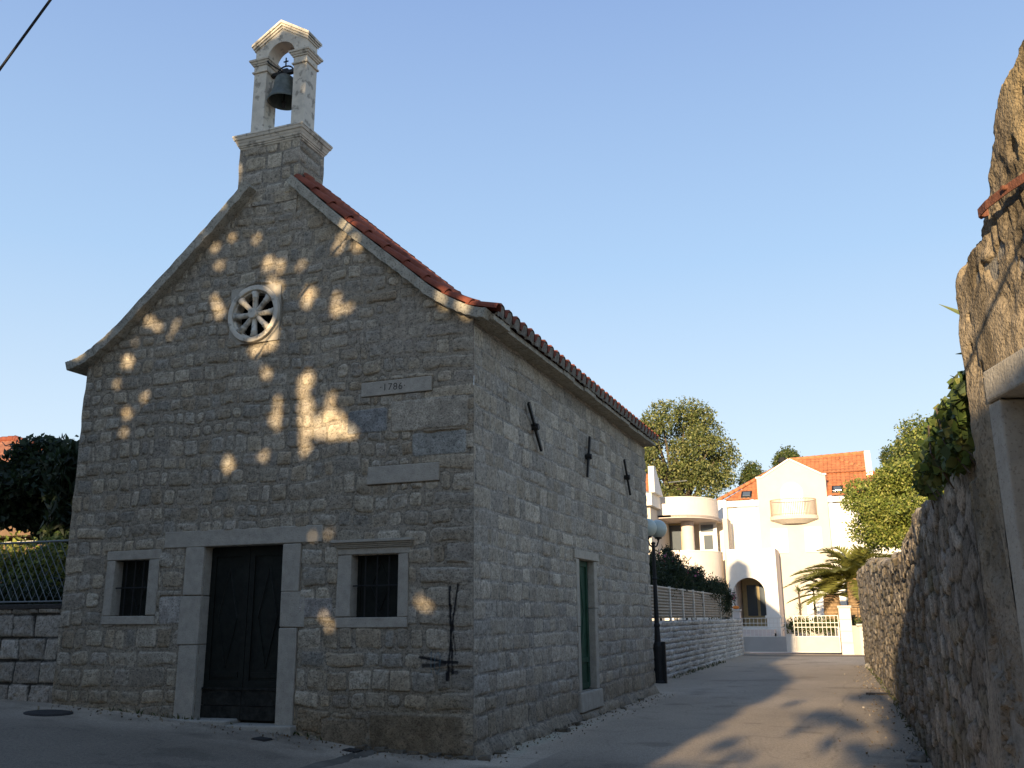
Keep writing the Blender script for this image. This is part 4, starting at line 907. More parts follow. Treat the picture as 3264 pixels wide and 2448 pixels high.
tag(MB().lathe([(.001, 0), (.10, .01), (.15, .06), (.14, .11), (.08, .15), (.001, .155)], (-1.02, 32.0, 1.89), 14).build('pumpkin', 'orange', smooth=True), 'small orange pumpkin on the left gate pillar', 'pumpkin')
# ------------------------------------------------------------------ white house at the end of the street
ho = thing('house', 'white villa with orange tile roofs, round balcony, arched porch and curved terraces', 'house', (1, 45, 0))
def quad(m, a, b, c, d): m.add([a, b, c, d], [(0, 1, 2, 3)])
HY = 45.0
# main wall with gable and its openings as recessed panels
m = MB(); m.box(-2.8, -.99, HY, HY + .4, 0, 7.75); m.box(2.80, 7.5, HY + .01, HY + .4, 0, 7.75); m.build('front_wall', 'white', ho)
m = MB(); m.prism([(-.99, 0), (2.80, 0), (2.80, 9.30), (2.60, 9.32), (.90, 10.28), (-.70, 9.32), (-.99, 9.32)], HY - .5, HY + 1.4); gbl = m.build('gable_wall', 'cream', ho)
m = MB()
for a, b in (((-1.04, 9.32), (-.70, 9.33)), ((-.70, 9.33), (.90, 10.29)), ((.90, 10.29), (2.60, 9.33)), ((2.60, 9.33), (2.86, 9.31))):
    t = Vector((b[0] - a[0], b[1] - a[1])).normalized(); n_ = Vector((-t.y, t.x)) * .09; m.prism([a, b, (b[0] + n_.x, b[1] + n_.y), (a[0] + n_.x, a[1] + n_.y)], HY - .58, HY + .1)
m.build('gable_coping', 'white', gbl)
MB().box(-2.85, -1.0, HY - .35, HY, 7.78, 8.12).build('cornice', 'white', ho); MB().box(2.80, 7.6, HY - .35, HY, 7.80, 8.10).build('cornice', 'white', ho)
def arch_poly(x0, x1, z0, z1, n=12):
    rr = (x1 - x0) / 2; cx = (x0 + x1) / 2; zc = z1 - rr
    return [(x0, z0), (x1, z0)] + [(cx + rr * math.cos(math.pi * k / n), zc + rr * math.sin(math.pi * k / n)) for k in range(n + 1)]
wn = MB().prism(arch_poly(.28, 1.52, 6.95, 9.0), HY - .55, HY - .48).build('arched_window', 'white', ho)
MB().prism(arch_poly(.45, 1.35, 6.96, 8.8), HY - .58, HY - .545).build('shutter', 'shutter', wn)
def win(x0, x1, z0, z1, y=HY, shut=True, mm='shutter'):
    w = MB(); w.box(x0 - .06, x1 + .06, y - .05, y, z1, z1 + .05); w.box(x0 - .06, x1 + .06, y - .09, y, z0 - .06, z0); w.box(x0 - .06, x0, y - .05, y, z0, z1); w.box(x1, x1 + .06, y - .05, y, z0, z1)
    o = w.build('window', 'white', ho); s_ = MB(); n = int((z1 - z0) / .06) if mm == 'shutter' else 0
    if n:
        for k in range(n): s_.box(x0, x1, y - .022, y - .004, z0 + k * (z1 - z0) / n, z0 + (k + .9) * (z1 - z0) / n)
        s_.build('roller_shutter', mm, o)
    else: s_.box(x0, x1, y - .02, y - .004, z0, z1); s_.build('pane', mm, o)
win(-2.36, -1.66, 5.0, 6.32); win(-.36, .44, 5.1, 6.36, HY - .5); win(1.48, 2.28, 5.1, 6.38, HY - .5); win(3.5, 4.4, 5.2, 7.2)
win(1.3, 2.2, 1.2, 3.0, HY - .5); win(3.3, 4.3, 1.4, 3.4, HY, mm='glass')
# round balcony
bc = (.93, HY - .5); n = 20; rb = 1.32
def half(r_, yc=.72): return [(bc[0] + r_ * math.cos(math.pi + math.pi * k / n), bc[1] + r_ * yc * math.sin(math.pi + math.pi * k / n)) for k in range(n + 1)]
ba = MB().prism(half(rb), 6.86, 7.05, 'z').build('balcony', 'cream', ho)
m = MB(); A = half(rb - .02); B_ = half(rb * .5)
vs = [(p[0], p[1], 6.858) for p in A] + [(bc[0] + (p[0] - bc[0]) * .55, bc[1] + (p[1] - bc[1]) * .55, 6.64) for p in A]; k = len(A)
m.add(vs, [(i, i + 1, k + i + 1, k + i) for i in range(k - 1)] + [tuple(range(k, 2 * k))]); m.build('balcony_corbel', 'cream', ba)
m = MB(); R_ = half(rb - .06); m.tube([(p[0], p[1], 7.98) for p in R_], .022, 6)
m.tube([(p[0], p[1], 7.14) for p in R_], .016, 5)
for i in range(41):
    a = math.pi + math.pi * i / 40; x = bc[0] + (rb - .06) * math.cos(a); y = bc[1] + (rb - .06) * .72 * math.sin(a); m.tube([(x, y, 7.05), (x, y, 7.98)], .012, 4)
m.build('balustrade', 'railing', ba)
# roofs: corrugated tile sheets
def tilesheet(name, c00, c10, c11, c01, parent, nw=220, nh=90, pitch=.24, matn='tilevc', row=.38, base=(.47, .175, .075)):
    """c00-c10 eave left-right, c01-c11 ridge left-right"""
    c00, c10, c11, c01 = [np.array(c, float) for c in (c00, c10, c11, c01)]; a = np.linspace(0, 1, nw)[:, None, None]; b = np.linspace(0, 1, nh)[None, :, None]
    lo = c00 + (c10 - c00) * a; hi = c01 + (c11 - c01) * a; P = lo * (1 - b) + hi * b
    nrm = np.cross(c10 - c00, (c01 + c11) / 2 - (c00 + c10) / 2); nrm /= np.linalg.norm(nrm); ax = (c10 - c00) / np.linalg.norm(c10 - c00)
    w = P @ ax; up_ = ((c01 + c11) / 2 - (c00 + c10) / 2); up_ = up_ - ax * (up_ @ ax); Lh = np.linalg.norm(up_); up_ /= Lh; hgt = P @ up_
    h = .035 * np.abs(np.sin(w / pitch * math.pi)) + .025 * (1 - (hgt / row) % 1)
    cc = np.array(base) * (.85 + .3 * _h(np.floor(w / pitch), np.floor(hgt / row), 5))[..., None] * (1 - .25 * (np.abs(np.sin(w / pitch * math.pi)) < .3))[..., None]
    o = grid(name, P + nrm * h[..., None], matn, parent, cc); return o
def ridge_caps(m, a, b, r_=.11):
    a = Vector(a); b = Vector(b); n = int((b - a).length / .4)
    for k in range(n): m.tube([a.lerp(b, k / n), a.lerp(b, (k + 1.08) / n)], [r_ * .9, r_ * 1.1], 7)
ra = tilesheet('roof', (-3.0, HY - .38, 8.12), (7.6, HY - .38, 8.12), (3.6, 48.6, 10.72), (.65, 48.6, 10.85), ho)
m = MB(); ridge_caps(m, (-3.9, 46.2, 8.2), (.55, 48.6, 10.85)); m.build('hip_caps', 'tile2', ra, smooth=True)
m = MB(); ridge_caps(m, (7.6, HY - .3, 8.2), (3.6, 48.6, 10.75)); m.build('hip_caps', 'tile2', ra, smooth=True)
tilesheet('side_slope', (-4.1, 53, 8.12), (-3.0, HY - .38, 8.12), (.65, 48.6, 10.85), (.65, 53, 10.85), ra)
up = tilesheet('upper_roof', (2.4, 46.9, 9.72), (5.0, 46.9, 9.72), (5.0, 49.2, 11.15), (.6, 49.2, 11.0), ho, nw=150)
m = MB(); ridge_caps(m, (.5, 49.2, 11.05), (5.0, 49.2, 11.2)); m.build('ridge_caps', 'tile2', up, smooth=True)
MB().box(3.0, 5.1, 47.0, 52, 7.0, 9.7).build('attic_wall', 'white', ho)
MB().prism([(46.6, 9.7), (49.2, 11.3), (49.5, 11.3), (49.5, 8.0), (46.9, 8.0), (46.9, 9.3), (46.6, 9.4)], 5.0, 5.35, 'x').build('parapet', 'white', ho)
MB().tube([(.2, 49.2, 10.9), (.2, 49.2, 11.2)], [.28, .2], 10).build('chimney_cowl', 'iron', ho)
for x, z in ((-1.68, 8.42), (3.38, 8.46)):
    f = (48.98 - (HY - .38)) ; y = HY - .38 + (z - 8.12) / (10.8 - 8.12) * (48.6 - HY + .38); sl2 = (10.8 - 8.12) / (48.6 - HY + .38)
    vs = lambda w, d0, d1, l: [(x + sx * w, y + sy * l, z + sy * l * sl2 + d) for d in (d0, d1) for sx, sy in ((-1, -1), (1, -1), (1, 1), (-1, 1))]
    Q = [(3, 2, 1, 0), (4, 5, 6, 7), (0, 1, 5, 4), (1, 2, 6, 5), (2, 3, 7, 6), (3, 0, 4, 7)]
    k = MB().add(vs(.30, .0, .12, .30), Q).build('skylight', 'iron', ho); MB().add(vs(.21, .121, .135, .20), Q).build('pane', 'glass', k)
# tall block left of the recess, porch, terraces
MB().box(-3.62, -2.80, 44.4, 45.3, 0, 8.17).build('corner_block', 'white', ho)
MB().box(-2.86, -2.60, 42.9, 44.39, 0, 6.95).build('fin_wall', 'cream', ho)
m = MB(); pA = arch_poly(-2.42, -.72, 1.0, 3.62, 16)
# porch front with arch opening (built as strips round the arch)
yA, yB = 42.0, 42.35; x0, x1, zt = -2.62, -.05, 5.16; ptsA = pA[2:]; ptsA = ptsA[::-1]
m.box(x0, -2.42, yA, yB, 0, 2.77); m.box(-.72, x1, yA, yB, 0, 2.77)
for (a, b) in zip(ptsA, ptsA[1:]): m.prism([a, b, (b[0], zt), (a[0], zt)], yA, yB)
m.box(x0, -2.42, yA, yB, 2.77, zt); m.box(-.72, x1, yA, yB, 2.77, zt); m.box(-2.42, -.72, yA + .05, yB - .05, 0, 1.05)
po = m.build('porch', 'white', ho)
m = MB(); m.box(-.35, x1, yB, 44.9, 0, zt); m.box(x0, -2.3, yB, 44.9, 0, zt); m.box(-2.3, -.35, yB, 44.9, 4.4, zt); m.box(-2.3, -.35, yB, 44.9, 0, .95); m.build('porch_sides', 'pink', po)
MB().box(-.80, .02, yA - .05, yA, 1.5, 1.62).build('pier_moulding', 'white', po); MB().box(-.82, .04, yA - .05, yA, 0, .5).build('plinth', 'white', po)
m = MB(); m.box(-2.25, -.4, 44.7, 44.8, .95, 4.3); m.build('porch_window_wall', 'frame', po)
for a, b in ((-2.0, -1.45), (-1.3, -.75)): MB().box(a, b, 44.66, 44.7, 1.6, 3.3).build('pane', 'glass', po)
m = MB()
for k in range(4): m.box(-2.3, -.3, 41.0 - k * .3, 42.0, 0, .9 - k * .2)
m.build('steps', 'pink', po)
def curved(z0, z1, name, X0, XR, parent, thick=.16, slab_=None):
    n = 16; pts = [(X0, 40.0), (-5.22, 40.0)]
    for k in range(1, n + 1):
        a = math.pi / 2 * k / n; pts.append((-5.22 + (XR + 5.22) * math.sin(a) ** 1.0, 40.0 + 2.8 * (1 - math.cos(a)) ** 1.0))
    inner = [(p[0] - (.0 if i < 2 else thick * .6), p[1] + thick) for i, p in enumerate(pts)]
    m = MB()
    for i in range(len(pts) - 1): m.prism([pts[i], pts[i + 1], inner[i + 1], inner[i]], z0, z1, 'z')
    o = m.build(name, 'terrace', parent)
    sl_p = pts + [(XR, 44.6), (X0, 44.6)]; MB().prism(sl_p, z0 - .04, z0 + .12, 'z').build('terrace_floor', 'pink', o)
    m = MB()
    for i in range(len(pts) - 1):
        q = lambda p, d: (p[0] + (0 if i < 2 else d * .5), p[1] - d)
        m.prism([q(pts[i], .03), q(pts[i + 1], .03), inner[i + 1], inner[i]], z1, z1 + .05, 'z')
    m.build('coping', 'white', o); return o
curved(6.86, 7.92, 'upper_terrace', -6.45, -3.05, ho); curved(3.4, 5.02, 'lower_terrace', -8.2, -2.95, ho)
m = MB(); m.box(-8.5, -3.6, 44.6, 44.9, 0, 7.7); m.build('left_wing_wall', 'terrace', ho); MB().box(-8.4, -3.1, 40.3, 44.5, 0, 3.35).build('terrace_base', 'white', ho)
MB().lathe([(.36, 0), (.36, 1.7)], (-4.75, 42.3, 5.1), 16).build('column', 'pink', ho, smooth=True)
wo = MB().box(-6.3, -5.0, 43.2, 43.35, 5.0, 6.85).build('window', 'frame', ho); MB().box(-5.95, -5.3, 43.15, 43.2, 5.05, 6.7).build('pane', 'glass', wo)
wo = MB().box(-4.3, -3.3, 43.5, 43.6, 5.0, 6.85).build('terrace_door', 'shutter', ho); MB().box(-4.05, -3.55, 43.46, 43.5, 5.3, 6.1).build('pane', 'glass', wo); MB().box(-4.2, -3.5, 43.46, 43.5, 6.3, 6.7).build('pane', 'glass', wo)
# neighbouring wing at far left, behind the chapel
nb = thing('house', 'white neighbouring house wing with orange roof edge just behind the chapel', 'house', (-7, 40, 0))
MB().box(-9.5, -5.95, 38.2, 43, 0, 7.25).build('wall', 'cream', nb)
MB().box(-9.5, -5.75, 37.7, 42, 7.3, 7.95).build('cornice', 'white', nb)
MB().prism([(37.6, 7.96), (37.6, 9.35), (38.0, 9.4), (39.8, 7.96)], -5.85, -5.55, 'x').build('gable_parapet', 'white', nb)
tilesheet('roof', (-9.5, 37.8, 8.0), (-5.9, 37.8, 8.0), (-5.9, 39.4, 9.2), (-9.5, 39.4, 9.2), nb, nw=90, nh=40)
tag(MB().tube([(-5.5, 41, 8.9), (-4.4, 41, 8.95)], .03, 5).build('antenna', 'galv'), 'thin white aerial rod beside the neighbouring house wing', 'antenna')
# ------------------------------------------------------------------ garden behind the gate
gd = MB(); gd.prism([(3.2, 33), (8, 33), (8, 44), (2.2, 44)], -.03, 1.0, 'z'); tag(gd.build('garden_bed', 'earth'), kind='structure')
tag(MB().prism([(-3.4, 32.6), (3.1, 32.6), (2.2, 44.5), (-3.4, 44.5)], -.03, .03, 'z').build('courtyard', 'pink'), kind='structure')
tag(MB().prism([(3.1, 32.7), (3.25, 32.7), (2.1, 43.8), (1.95, 43.8)], 0, 1.08, 'z').build('garden_kerb', 'cream'), 'low pale kerb wall edging the garden bed behind the gate', 'kerb')
def palm(base, h, lab, nf, fl, seed, tr=.34, trunk_only=False):
    t = thing('palm_tree', lab, 'palm', base); r = np.random.RandomState(seed)
    nu, nv = 48, int(h / .035); th = np.linspace(0, 2 * math.pi, nu); z = np.linspace(0, h, nv); T_, Z_ = np.meshgrid(th, z, indexing='ij')
    q = Z_ / .16; a = ((T_ / (2 * math.pi) * 12 + .5 * np.floor(q)) % 1); R_ = tr * (1 + .10 * (1 - q % 1) * (1 - np.abs(a - .5) * 1.6)) * (1 + .12 * np.sin(Z_ / h * 3))
    cc = np.array([.30, .20, .11]) * (.55 + .8 * (1 - q % 1) * (1 - np.abs(a - .5)))[..., None]
    grid('trunk', np.stack([base[0] + R_ * np.cos(T_), base[1] + R_ * np.sin(T_), base[2] + Z_], -1), 'palmtrunk', t, cc, flip=True)
    if trunk_only: return t
    top = np.array([base[0], base[1], base[2] + h])
    for k in range(nf):
        az = k * 2.399 + r.uniform(-.2, .2); el = r.uniform(-.15, 1.4); L = fl * r.uniform(.75, 1.1); dirh = np.array([math.cos(az), math.sin(az), 0]); V = []; F = []; Cc = []
        n = 46; up0 = math.sin(el); pts = []
        for i in range(n + 1):
            s = i / n; p = top + dirh * (L * (s * math.cos(el) + .18 * s * s * up0)) + np.array([0, 0, L * (s * up0 - (.30 + .22 * up0) * s * s)]); pts.append(p)
        pts = np.array(pts); tg = np.gradient(pts, axis=0); tg /= np.linalg.norm(tg, axis=1)[:, None]; sd = np.cross(tg, [0, 0, 1]); sd /= np.linalg.norm(sd, axis=1)[:, None] + 1e-9; upv = np.cross(sd, tg)
        ww = .030
        for i in range(3, n):
            s = i / n; ll = .52 * fl / 2.4 * (math.sin(math.pi * min(1, s * .93 + .07)) ** .6 + .05)
            for sg in (-1, 1):
                d = sd[i] * sg * .72 + tg[i] * .62 + upv[i] * .30 + r.normal(0, .05, 3); d /= np.linalg.norm(d); p = pts[i]; e = p + d * ll + np.array([0, 0, -.10 * ll]); m_ = p + d * ll * .5
                b = len(V); V += [p - tg[i] * ww, p + tg[i] * ww, m_ + tg[i] * ww * .9, e, m_ - tg[i] * ww * .9]; F += [(b, b + 1, b + 2, b + 4), (b + 4, b + 2, b + 3, b + 3)]
                c = np.array([.23, .23, .055]) * r.uniform(.6, 1.4); Cc += [c] * 5
        b = len(V)
        for i in range(n + 1):
            for o_ in (sd[i] * .018, upv[i] * .014, -sd[i] * .018): V.append(pts[i] + o_ * (1.2 - i / n)); Cc.append(np.array([.22, .19, .06]))
        for i in range(n):
            for j in range(2): F.append((b + 3 * i + j, b + 3 * i + j + 1, b + 3 * i + 4 + j, b + 3 * i + 3 + j))
        me = bpy.data.meshes.new('frond'); me.from_pydata([tuple(v) for v in V], [], [f if f[-1] != f[-2] else f[:-1] for f in F]); at = me.color_attributes.new("Col", 'FLOAT_COLOR', 'POINT')
        at.data.foreach_set("color", np.concatenate([np.array(Cc), np.ones((len(Cc), 1))], 1).astype(np.float32).ravel()); me.materials.append(MT['leaf']); link('frond', me, t)
    return t
palm((3.98, 35.2, .9), 2.3, 'large feathery palm with thick scaly trunk behind the right gate pillar', 60, 2.9, 5)
palm((2.85, 36.0, .9), 1.6, 'shorter palm with round scaly trunk left of the large palm', 26, 1.9, 9, tr=.33)
def yucca(base, hs, lab, seed):
    t = thing('yucca', lab, 'yucca', base); r = np.random.RandomState(seed); V = []; F = []
    for h, rr_, nl in hs:
        for k in range(nl):
            d = r.normal(size=3); d[2] = abs(d[2]) * .8 - .25; d /= np.linalg.norm(d); s = np.cross(d, [0, 0, 1]); s /= np.linalg.norm(s); p = np.array(base) + [r.uniform(-.04, .04), 0, h + r.uniform(-.12, .12)]; e = p + d * rr_ * r.uniform(.7, 1.1); b = len(V)
            V += [p - s * .008, p + s * .008, (p + e) / 2 + s * .016, e, (p + e) / 2 - s * .016]; F += [(b, b + 1, b + 2, b + 4), (b + 4, b + 2, b + 3)]
    me = bpy.data.meshes.new('leaves'); me.from_pydata([tuple(v) for v in V], [], F); at = me.color_attributes.new("Col", 'FLOAT_COLOR', 'POINT')
    cc = np.repeat(np.array([.12, .15, .04])[None] * r.uniform(.6, 1.5, (len(V) // 5, 1)), 5, 0); at.data.foreach_set("color", np.concatenate([cc, np.ones((len(V), 1))], 1).astype(np.float32).ravel()); me.materials.append(MT['leaf']); link('leaves', me, t)
    MB().tube([base, (base[0], base[1], base[2] + max(h[0] for h in hs))], [.06, .04], 7).build('stem', 'bark', t)
yucca((1.45, 35.5, .9), [(1.75, .42, 90), (1.0, .38, 60), (.45, .35, 50)], 'spiky yucca nearest the arched porch behind the gate', 3)
yucca((2.05, 36.6, .9), [(1.9, .45, 90), (.9, .35, 40)], 'thin-stemmed yucca between the first yucca and the palms', 4)
tag(leaves('hedge', clump_pts([(x, 34.6 + .2 * (k % 3), 1.15, .45, .5, .42) for k, x in enumerate(np.arange(1.2, 6.5, .45))], 7000, np.random.RandomState(2), .2), .10, MG, None, 9), 'low green shrubs filling the garden bed behind the gate', 'shrubs', kind='stuff')
# ------------------------------------------------------------------ trees
tree('tree', 'bright yellow-green leafy tree leaning over the rubble wall', 'tree', (6.3, 18.5, 0), (5.65, 18, 4.45, 1.7, 1.9, 1.45), 42000, .085, YG, 31, .10, .34, 44)
tree('tree', 'taller darker tree behind the bright one over the rubble wall', 'tree', (7.6, 20.5, 0), (6.9, 20, 5.6, 1.9, 2.2, 1.95), 36000, .09, MG + YG, 32, .12, .30, 46)
tree('tree', 'big broad-crowned tree rising between the chapel eave and the white house', 'tree', (-8.5, 60, 0), (-8.2, 59, 12.2, 4.3, 4.0, 5.7), 40000, .20, [(.15, .17, .05), (.20, .21, .07), (.10, .13, .035), (.26, .26, .10), (.07, .095, .03)], 33, .45, .225, 78, nb=34)
tree('tree', 'small tree top showing over the left slope of the house roof', 'tree', (-2.6, 62, 0), (-2.5, 61, 11.3, 1.2, 1.2, 1.6), 4600, .18, MG, 34, .15, .5, 12)
tree('tree', 'feathery tree top behind the ridge of the house roof', 'tree', (-.2, 64, 0), (-.3, 63, 12.0, 1.7, 1.5, 2.3), 7600, .18, MG, 35, .15, .45, 16)
tree('tree', 'dark tree top behind the right parapet of the house', 'tree', (8.2, 58, 0), (7.6, 57, 10.6, 1.8, 1.6, 2.4), 8800, .18, MG, 36, .2, .45, 16)
# left of the chapel
tree('tree', 'dark leafy tree hanging over the mesh fence left of the chapel', 'tree', (-12.5, 5.6, .5), (-12.4, 5.2, 4.5, 2.5, 1.4, 1.15), 26000, .16, DG, 41, .12, .42, 30)
t = thing('loquat_bush', 'dark bush with long pointed leaves against the chapel corner', 'bush', (-9.75, 3.2, .5))
leaves('foliage', clump_pts([(-9.75 - .1 * (k % 2), 3.1, 3.7 + .45 * k, .38, .4, .5) for k in range(-4, 3)], 2600, np.random.RandomState(7), .1), .28, DG, t, 8, up=1.2, aspect=.25)
MB().tube([(-9.75, 3.2, .5), (-9.75, 3.2, 4.4)], [.05, .02], 6).build('stem', 'bark', t)
t = thing('bush', 'sunlit yellow-green bush behind the mesh fence', 'bush', (-10, 2.3, .5))
leaves('foliage', clump_pts([(x, 2.3, 2.35 + .22 * (i % 2), .45, .45, .6) for i, x in enumerate(np.arange(-12, -8.9, .4))], 9000, np.random.RandomState(9), .2), .10, YG, t, 9)
MB().tube([(-10, 2.3, .5), (-9.9, 2.3, 2.4)], [.05, .02], 6).build('stem', 'bark', t)
t = thing('shrub', 'dark shrubs seen through the diamond mesh fence', 'shrub', (-9.2, 1.2, .4))
leaves('foliage', clump_pts([(x, 1.3, 1.7, .5, .4, .6) for x in np.arange(-11.5, -7.3, .4)], 9000, np.random.RandomState(10), .2), .12, DG, t, 10)
MB().tube([(-9.2, 1.3, .4), (-9.1, 1.3, 1.9)], [.05, .02], 6).build('stem', 'bark', t)
lh = thing('house', 'house with red-brown hipped tile roof far left behind the dark tree', 'house', (-32, 22, 0))
MB().box(-37, -23.6, 17, 30, 0, 7.3).build('wall', 'cream', lh)
tilesheet('roof', (-38, 16.3, 7.6), (-22.6, 16.3, 7.3), (-32, 21, 9.8), (-38, 21, 9.8), lh, nw=260, nh=80, pitch=.30, base=(.33, .14, .08))
m = MB(); ridge_caps(m, (-22.6, 16.3, 7.35), (-32, 21, 9.9), .14); ridge_caps(m, (-32, 21, 9.9), (-38, 21, 9.9), .14); m.build('hip_caps', 'tile', lh, smooth=True)
tilesheet('side_slope', (-22.6, 16.3, 7.3), (-22.6, 30, 7.3), (-32, 23, 9.8), (-32, 21, 9.8), lh, nw=60, nh=30)
tc_ = thing('terraced_house', 'brown terraces with white railings glimpsed under the dark tree', 'house', (-24, 12, 0))
for k in range(3):
    z = 3.2 + k * .75; MB().box(-32, -18.2, 12 - k * .5, 15, z - .5, z).build('terrace_front', 'brown', tc_)
    m = MB(); m.tube([(-32, 11.9 - k * .5, z + .28), (-18.5, 11.9 - k * .5, z + .28)], .035, 5); m.tube([(-32, 11.9 - k * .5, z + .08), (-18.5, 11.9 - k * .5, z + .08)], .035, 5)
    for x in np.arange(-32, -18.4, 1.2): m.tube([(x, 11.9 - k * .5, z), (x, 11.9 - k * .5, z + .28)], .02, 4)
    m.build('railing', 'metal_white', tc_)
# ------------------------------------------------------------------ unseen trees behind the viewpoint: crown cut along sun rays for shade and dapples
DAP = []
def D(*l):
    for a in l: DAP.append(a)
D((-5.71,5.43,0.089),(-5.86,5.1,0.037),(-5.35,6.04,0.059),(-5.14,5.91,0.037),(-4.86,5.9,0.044),(-4.93,5.75,0.022),(-4.07,6.02,0.089),(-4.19,6.25,0.03),(-4.2,7.06,0.044),(-4.12,6.74,0.044),(-3.91,7.18,0.044),(-4.38,7.28,0.022),(-3.24,6.64,0.089),(-2.96,6.6,0.074),(-2.69,6.56,0.037),(-3.18,6.39,0.059),(-3.06,6.25,0.074),(-3.4,5.37,0.074),(-3.12,5.43,0.074),(-4.01,7.61,0.022),(-4.92,7.1,0.037),(-6.03,5.87,0.037),(-6.48,5.62,0.074),(-6.18,5.76,0.022),(-2.53,6.06,0.074),(-2.49,4.86,0.089),(-3.17,4.97,0.044),(-2.7,4.75,0.059),(-4.38,5.58,0.022),(-5.57,5.71,0.03),(-3.48,7.09,0.03),(-3.56,6.07,0.044),(-3.09,5.65,0.059),(-3.26,5.87,0.03),(-1.86,6.99,0.059),(-0.37,5.79,0.059),(-0.04,5.67,0.089),(-1.77,6.7,0.052),(-2.11,6.71,0.037),(-2.03,6.86,0.044),(-2.52,6.09,0.074),(-2.08,5.99,0.044),(-1.87,5.79,0.037),(-2.09,5.78,0.044),(-0.42,5.62,0.022),(-0.08,5.49,0.037),(-2.55,5.98,0.059),(-2.73,5.52,0.03),(-2.71,5.21,0.03),(-2.97,4.32,0.073),(-2.64,4.23,0.062),(-2.5,4.44,0.073),(-2.2,4.25,0.093),(-2.05,4.08,0.104),(-2.27,4.1,0.078),(-2.55,3.93,0.114),(-2.77,3.85,0.093),(-3.14,3.81,0.052),(-2.61,3.74,0.073),(-1.76,4.0,0.062),(-1.95,4.23,0.062),(-2.1,4.54,0.052),(-2.52,4.64,0.052),(-2.96,4.55,0.041),(-3.7,3.73,0.073),(-5.62,4.61,0.062),(-5.64,4.33,0.041),(-5.31,4.85,0.041),(-3.2,5.01,0.041),(-2.27,2.69,0.062),(-2.04,2.68,0.052),(-2.08,1.65,0.052),(-1.97,1.5,0.041),(-0.72,1.81,0.052),(-0.59,1.75,0.062),(-2.8,9.93,0.026),(-2.68,10.02,0.026),(-2.81,9.49,0.021),(-3.42,10.57,0.021))
D((-2.45, 3.87, 0.031), (-1.84, 4.05, 0.028), (-2.12, 4.3, 0.037), (-2.93, 4.21, 0.038), (-2.44, 4.08, 0.042), (-2.42, 4.47, 0.032), (-2.26, 4.18, 0.026), (-2.58, 4.27, 0.034), (-2.87, 4.34, 0.038), (-2.47, 4.24, 0.042))
OY = -20.0
def shade_leaves(seed, n, xr, zr, yr, size):
    r = np.random.RandomState(seed); P = np.stack([r.uniform(*xr, n), r.uniform(*yr, n), r.uniform(*zr, n)], 1)
    k = -P[:, 1]; xf = P[:, 0] + SX * k; zf = P[:, 2] + SZ * k
    topc = np.where(xf < -3.23, np.interp(xf, lx, lz), np.interp(xf, rx, rz)) + .05
    topc = np.where((xf > -3.88) & (xf < -2.72), 10.6 - .5 * np.abs(xf + 3.28), topc); topc = np.where(xf < -6.8, 5.4, topc); topc = np.where(xf < -9.5, 4.2, topc)
    topc = topc + .22 * (xf > -2.72)
    ok = (zf < topc) & (xf < .36)
    ok &= ~((xf < -6.9) & (zf > 3.1) & (zf < 3.8) & (vn(xf * 2, zf * 3, 5) > .35))
    for (a, b, rad) in DAP:
        gq = r.uniform(.6, 1.5, n) * (.45 if b < 3 else 1.0)
        ok &= ((xf - a) ** 2 + (zf - b) ** 2) > (rad * gq + .09) ** 2
    ok &= ~((vn(xf * 3.1 + 7, zf * 3.1, 123) > .93) & (zf > 3.2))
    # everything reaching the road: zf<0 or right of the chapel
    onroad = (xf >= .36) | (zf < .0)
    t_ = P[:, 2] / -SZ; xg = P[:, 0] + SX * t_; yg = P[:, 1] + t_
    ok = np.where(onroad, road_dark(xg, yg) & (yg > -12) & (yg < 27), ok)
    ok |= (xg > 4.72) & (xf > 4.6) & (zf < np.interp(xf, [4.7, 4.98, 5.12, 5.18, 5.3], [1.95, 2.05, 1.88, 1.66, 1.68])) & (zf > -2.5)
    return P[ok]
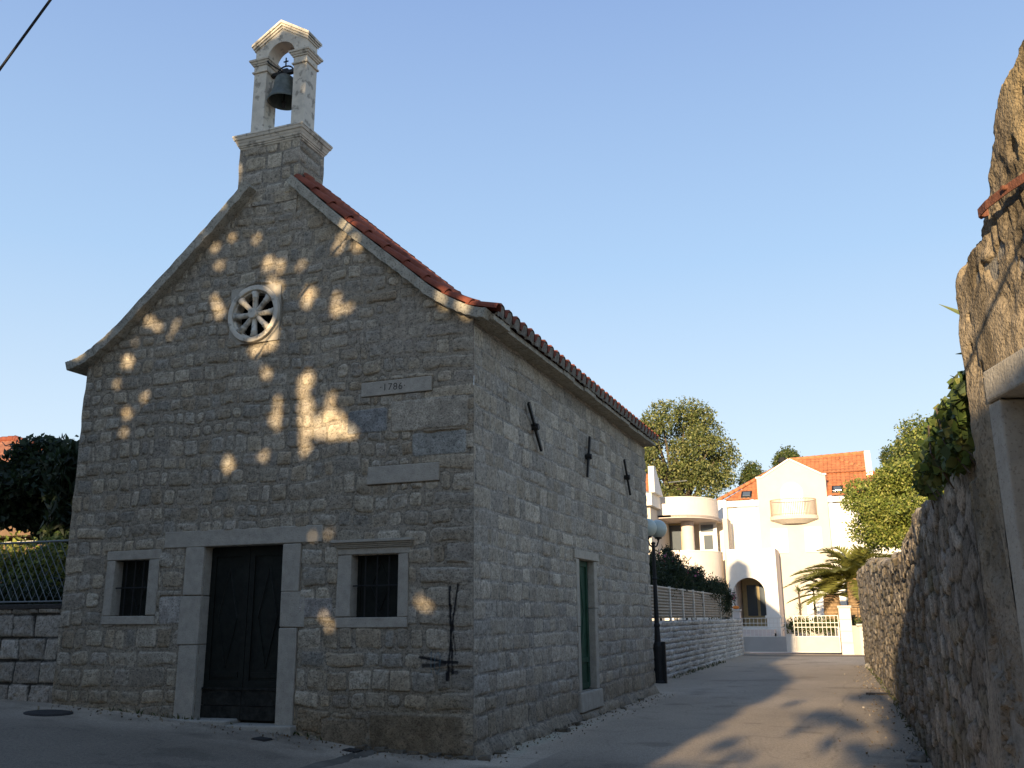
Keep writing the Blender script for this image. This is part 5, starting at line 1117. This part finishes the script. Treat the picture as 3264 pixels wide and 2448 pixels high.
def road_dark(x, y):
    b = np.interp(y, [-3, .4, 4, 8.3, 12.7, 17, 21, 27], [.9, 1.9, 1.95, 2.2, 2.4, 2.0, 1.3, .2])
    f1 = fbm(x * 2 + 5, y * .45, 5, 3); f2 = fbm(x * 4.5, y * 1.1, 15, 3)
    d = sst(.38, -.10, x - b - .22 * f1 - .18 * f2)
    for (cx, cy, rx_, ry_, k) in ((3.7, 6.0, .55, 1.2, .9), (3.45, 4.2, .3, .7, .8), (2.6, 2.1, .2, .6, .9), (2.95, 1.1, .2, .7, .8), (4.55, 1.6, .5, 1.2, .9), (4.3, 10, .5, 1.2, .8), (4.78, 6, .35, 4.0, .7), (3.3, -.6, .4, .7, .8), (3.9, 3.0, .3, .6, .5), (4.2, 4.6, .35, .6, .6), (3.0, 8.2, .25, .6, .4)):
        q = np.hypot((x - cx) / rx_, (y - cy) / ry_) + .55 * f2 + .3 * f1; d = np.maximum(d, k * sst(1.25, .35, q))
    d = np.maximum(d, 1. * ((y < -.2) & (x < 2.8) & ~((np.abs(x + 2.2 + .05 * (y + 2.5)) < .16) & (y > -3.4) & (y < -1.6))))
    # leaf clusters thin out towards the edge of the shade
    return np.where(d > .93, True, np.random.RandomState(6).uniform(0, 1, d.shape) < d ** 2.2 * .42)

sh = np.concatenate([shade_leaves(91, 430000, (-9, 7), (.3, 14.2), (-21.8, -18.4), .22), shade_leaves(94, 100000, (-19, -9), (.3, 9), (-21.8, -18.4), .22)])
lt = tree('tree', 'broad unseen tree added left of the viewpoint to cut sky light', 'tree', (-12, -9.5, .5), (-12, -9.5, 8.5, 4.2, 4.5, 3.0), 26000, .35, MG, 55, .3, .4, 30)  # added out of view to cut sky light over the left foreground
bt = thing('shade_tree', 'tall dense leafy tree unseen behind the viewpoint, its crown shaped to shade the chapel front', 'tree', (-3, -20.5, .2))
leaves('crown', sh, .23, MG, bt, 92, aspect=.8)
m = MB(); m.tube([(-3, -20.5, 0), (-3.1, -20.4, 4), (-3.4, -20.2, 8), (-3.6, -20, 12)], [.3, .25, .16, .05], 9); m.build('trunk', 'bark', bt)

# unseen houses added either side behind the viewpoint to block sky light
def off_house(x0, x1, y0, y1, h, lab, side):
    t = thing('house', lab, 'house', ((x0 + x1) / 2, (y0 + y1) / 2, 0)); MB().box(x0, x1, y0, y1, 0, h).build('wall', 'pink', t)
    MB().prism([(x0 - .4, h), (x1 + .4, h), ((x0 + x1) / 2, h + 2.2)], y0 - .3, y1 + .3).build('roof', 'tile2', t)
    xf = x1 if side > 0 else x0
    for k in range(3):
        y = y0 + (y1 - y0) * (k + .5) / 3; w = MB().box(xf - .05, xf + .05, y - .5, y + .5, 1.2, 2.6).build('window', 'shutter', t)
off_house(-19, -12, -27, -7, 6.5, 'pink rendered house added out of view left of the viewpoint to block sky light', 1)
off_house(8, 16, -30, -8.5, 6.5, 'pink rendered house added out of view behind the ruined wall to block sky light', -1)
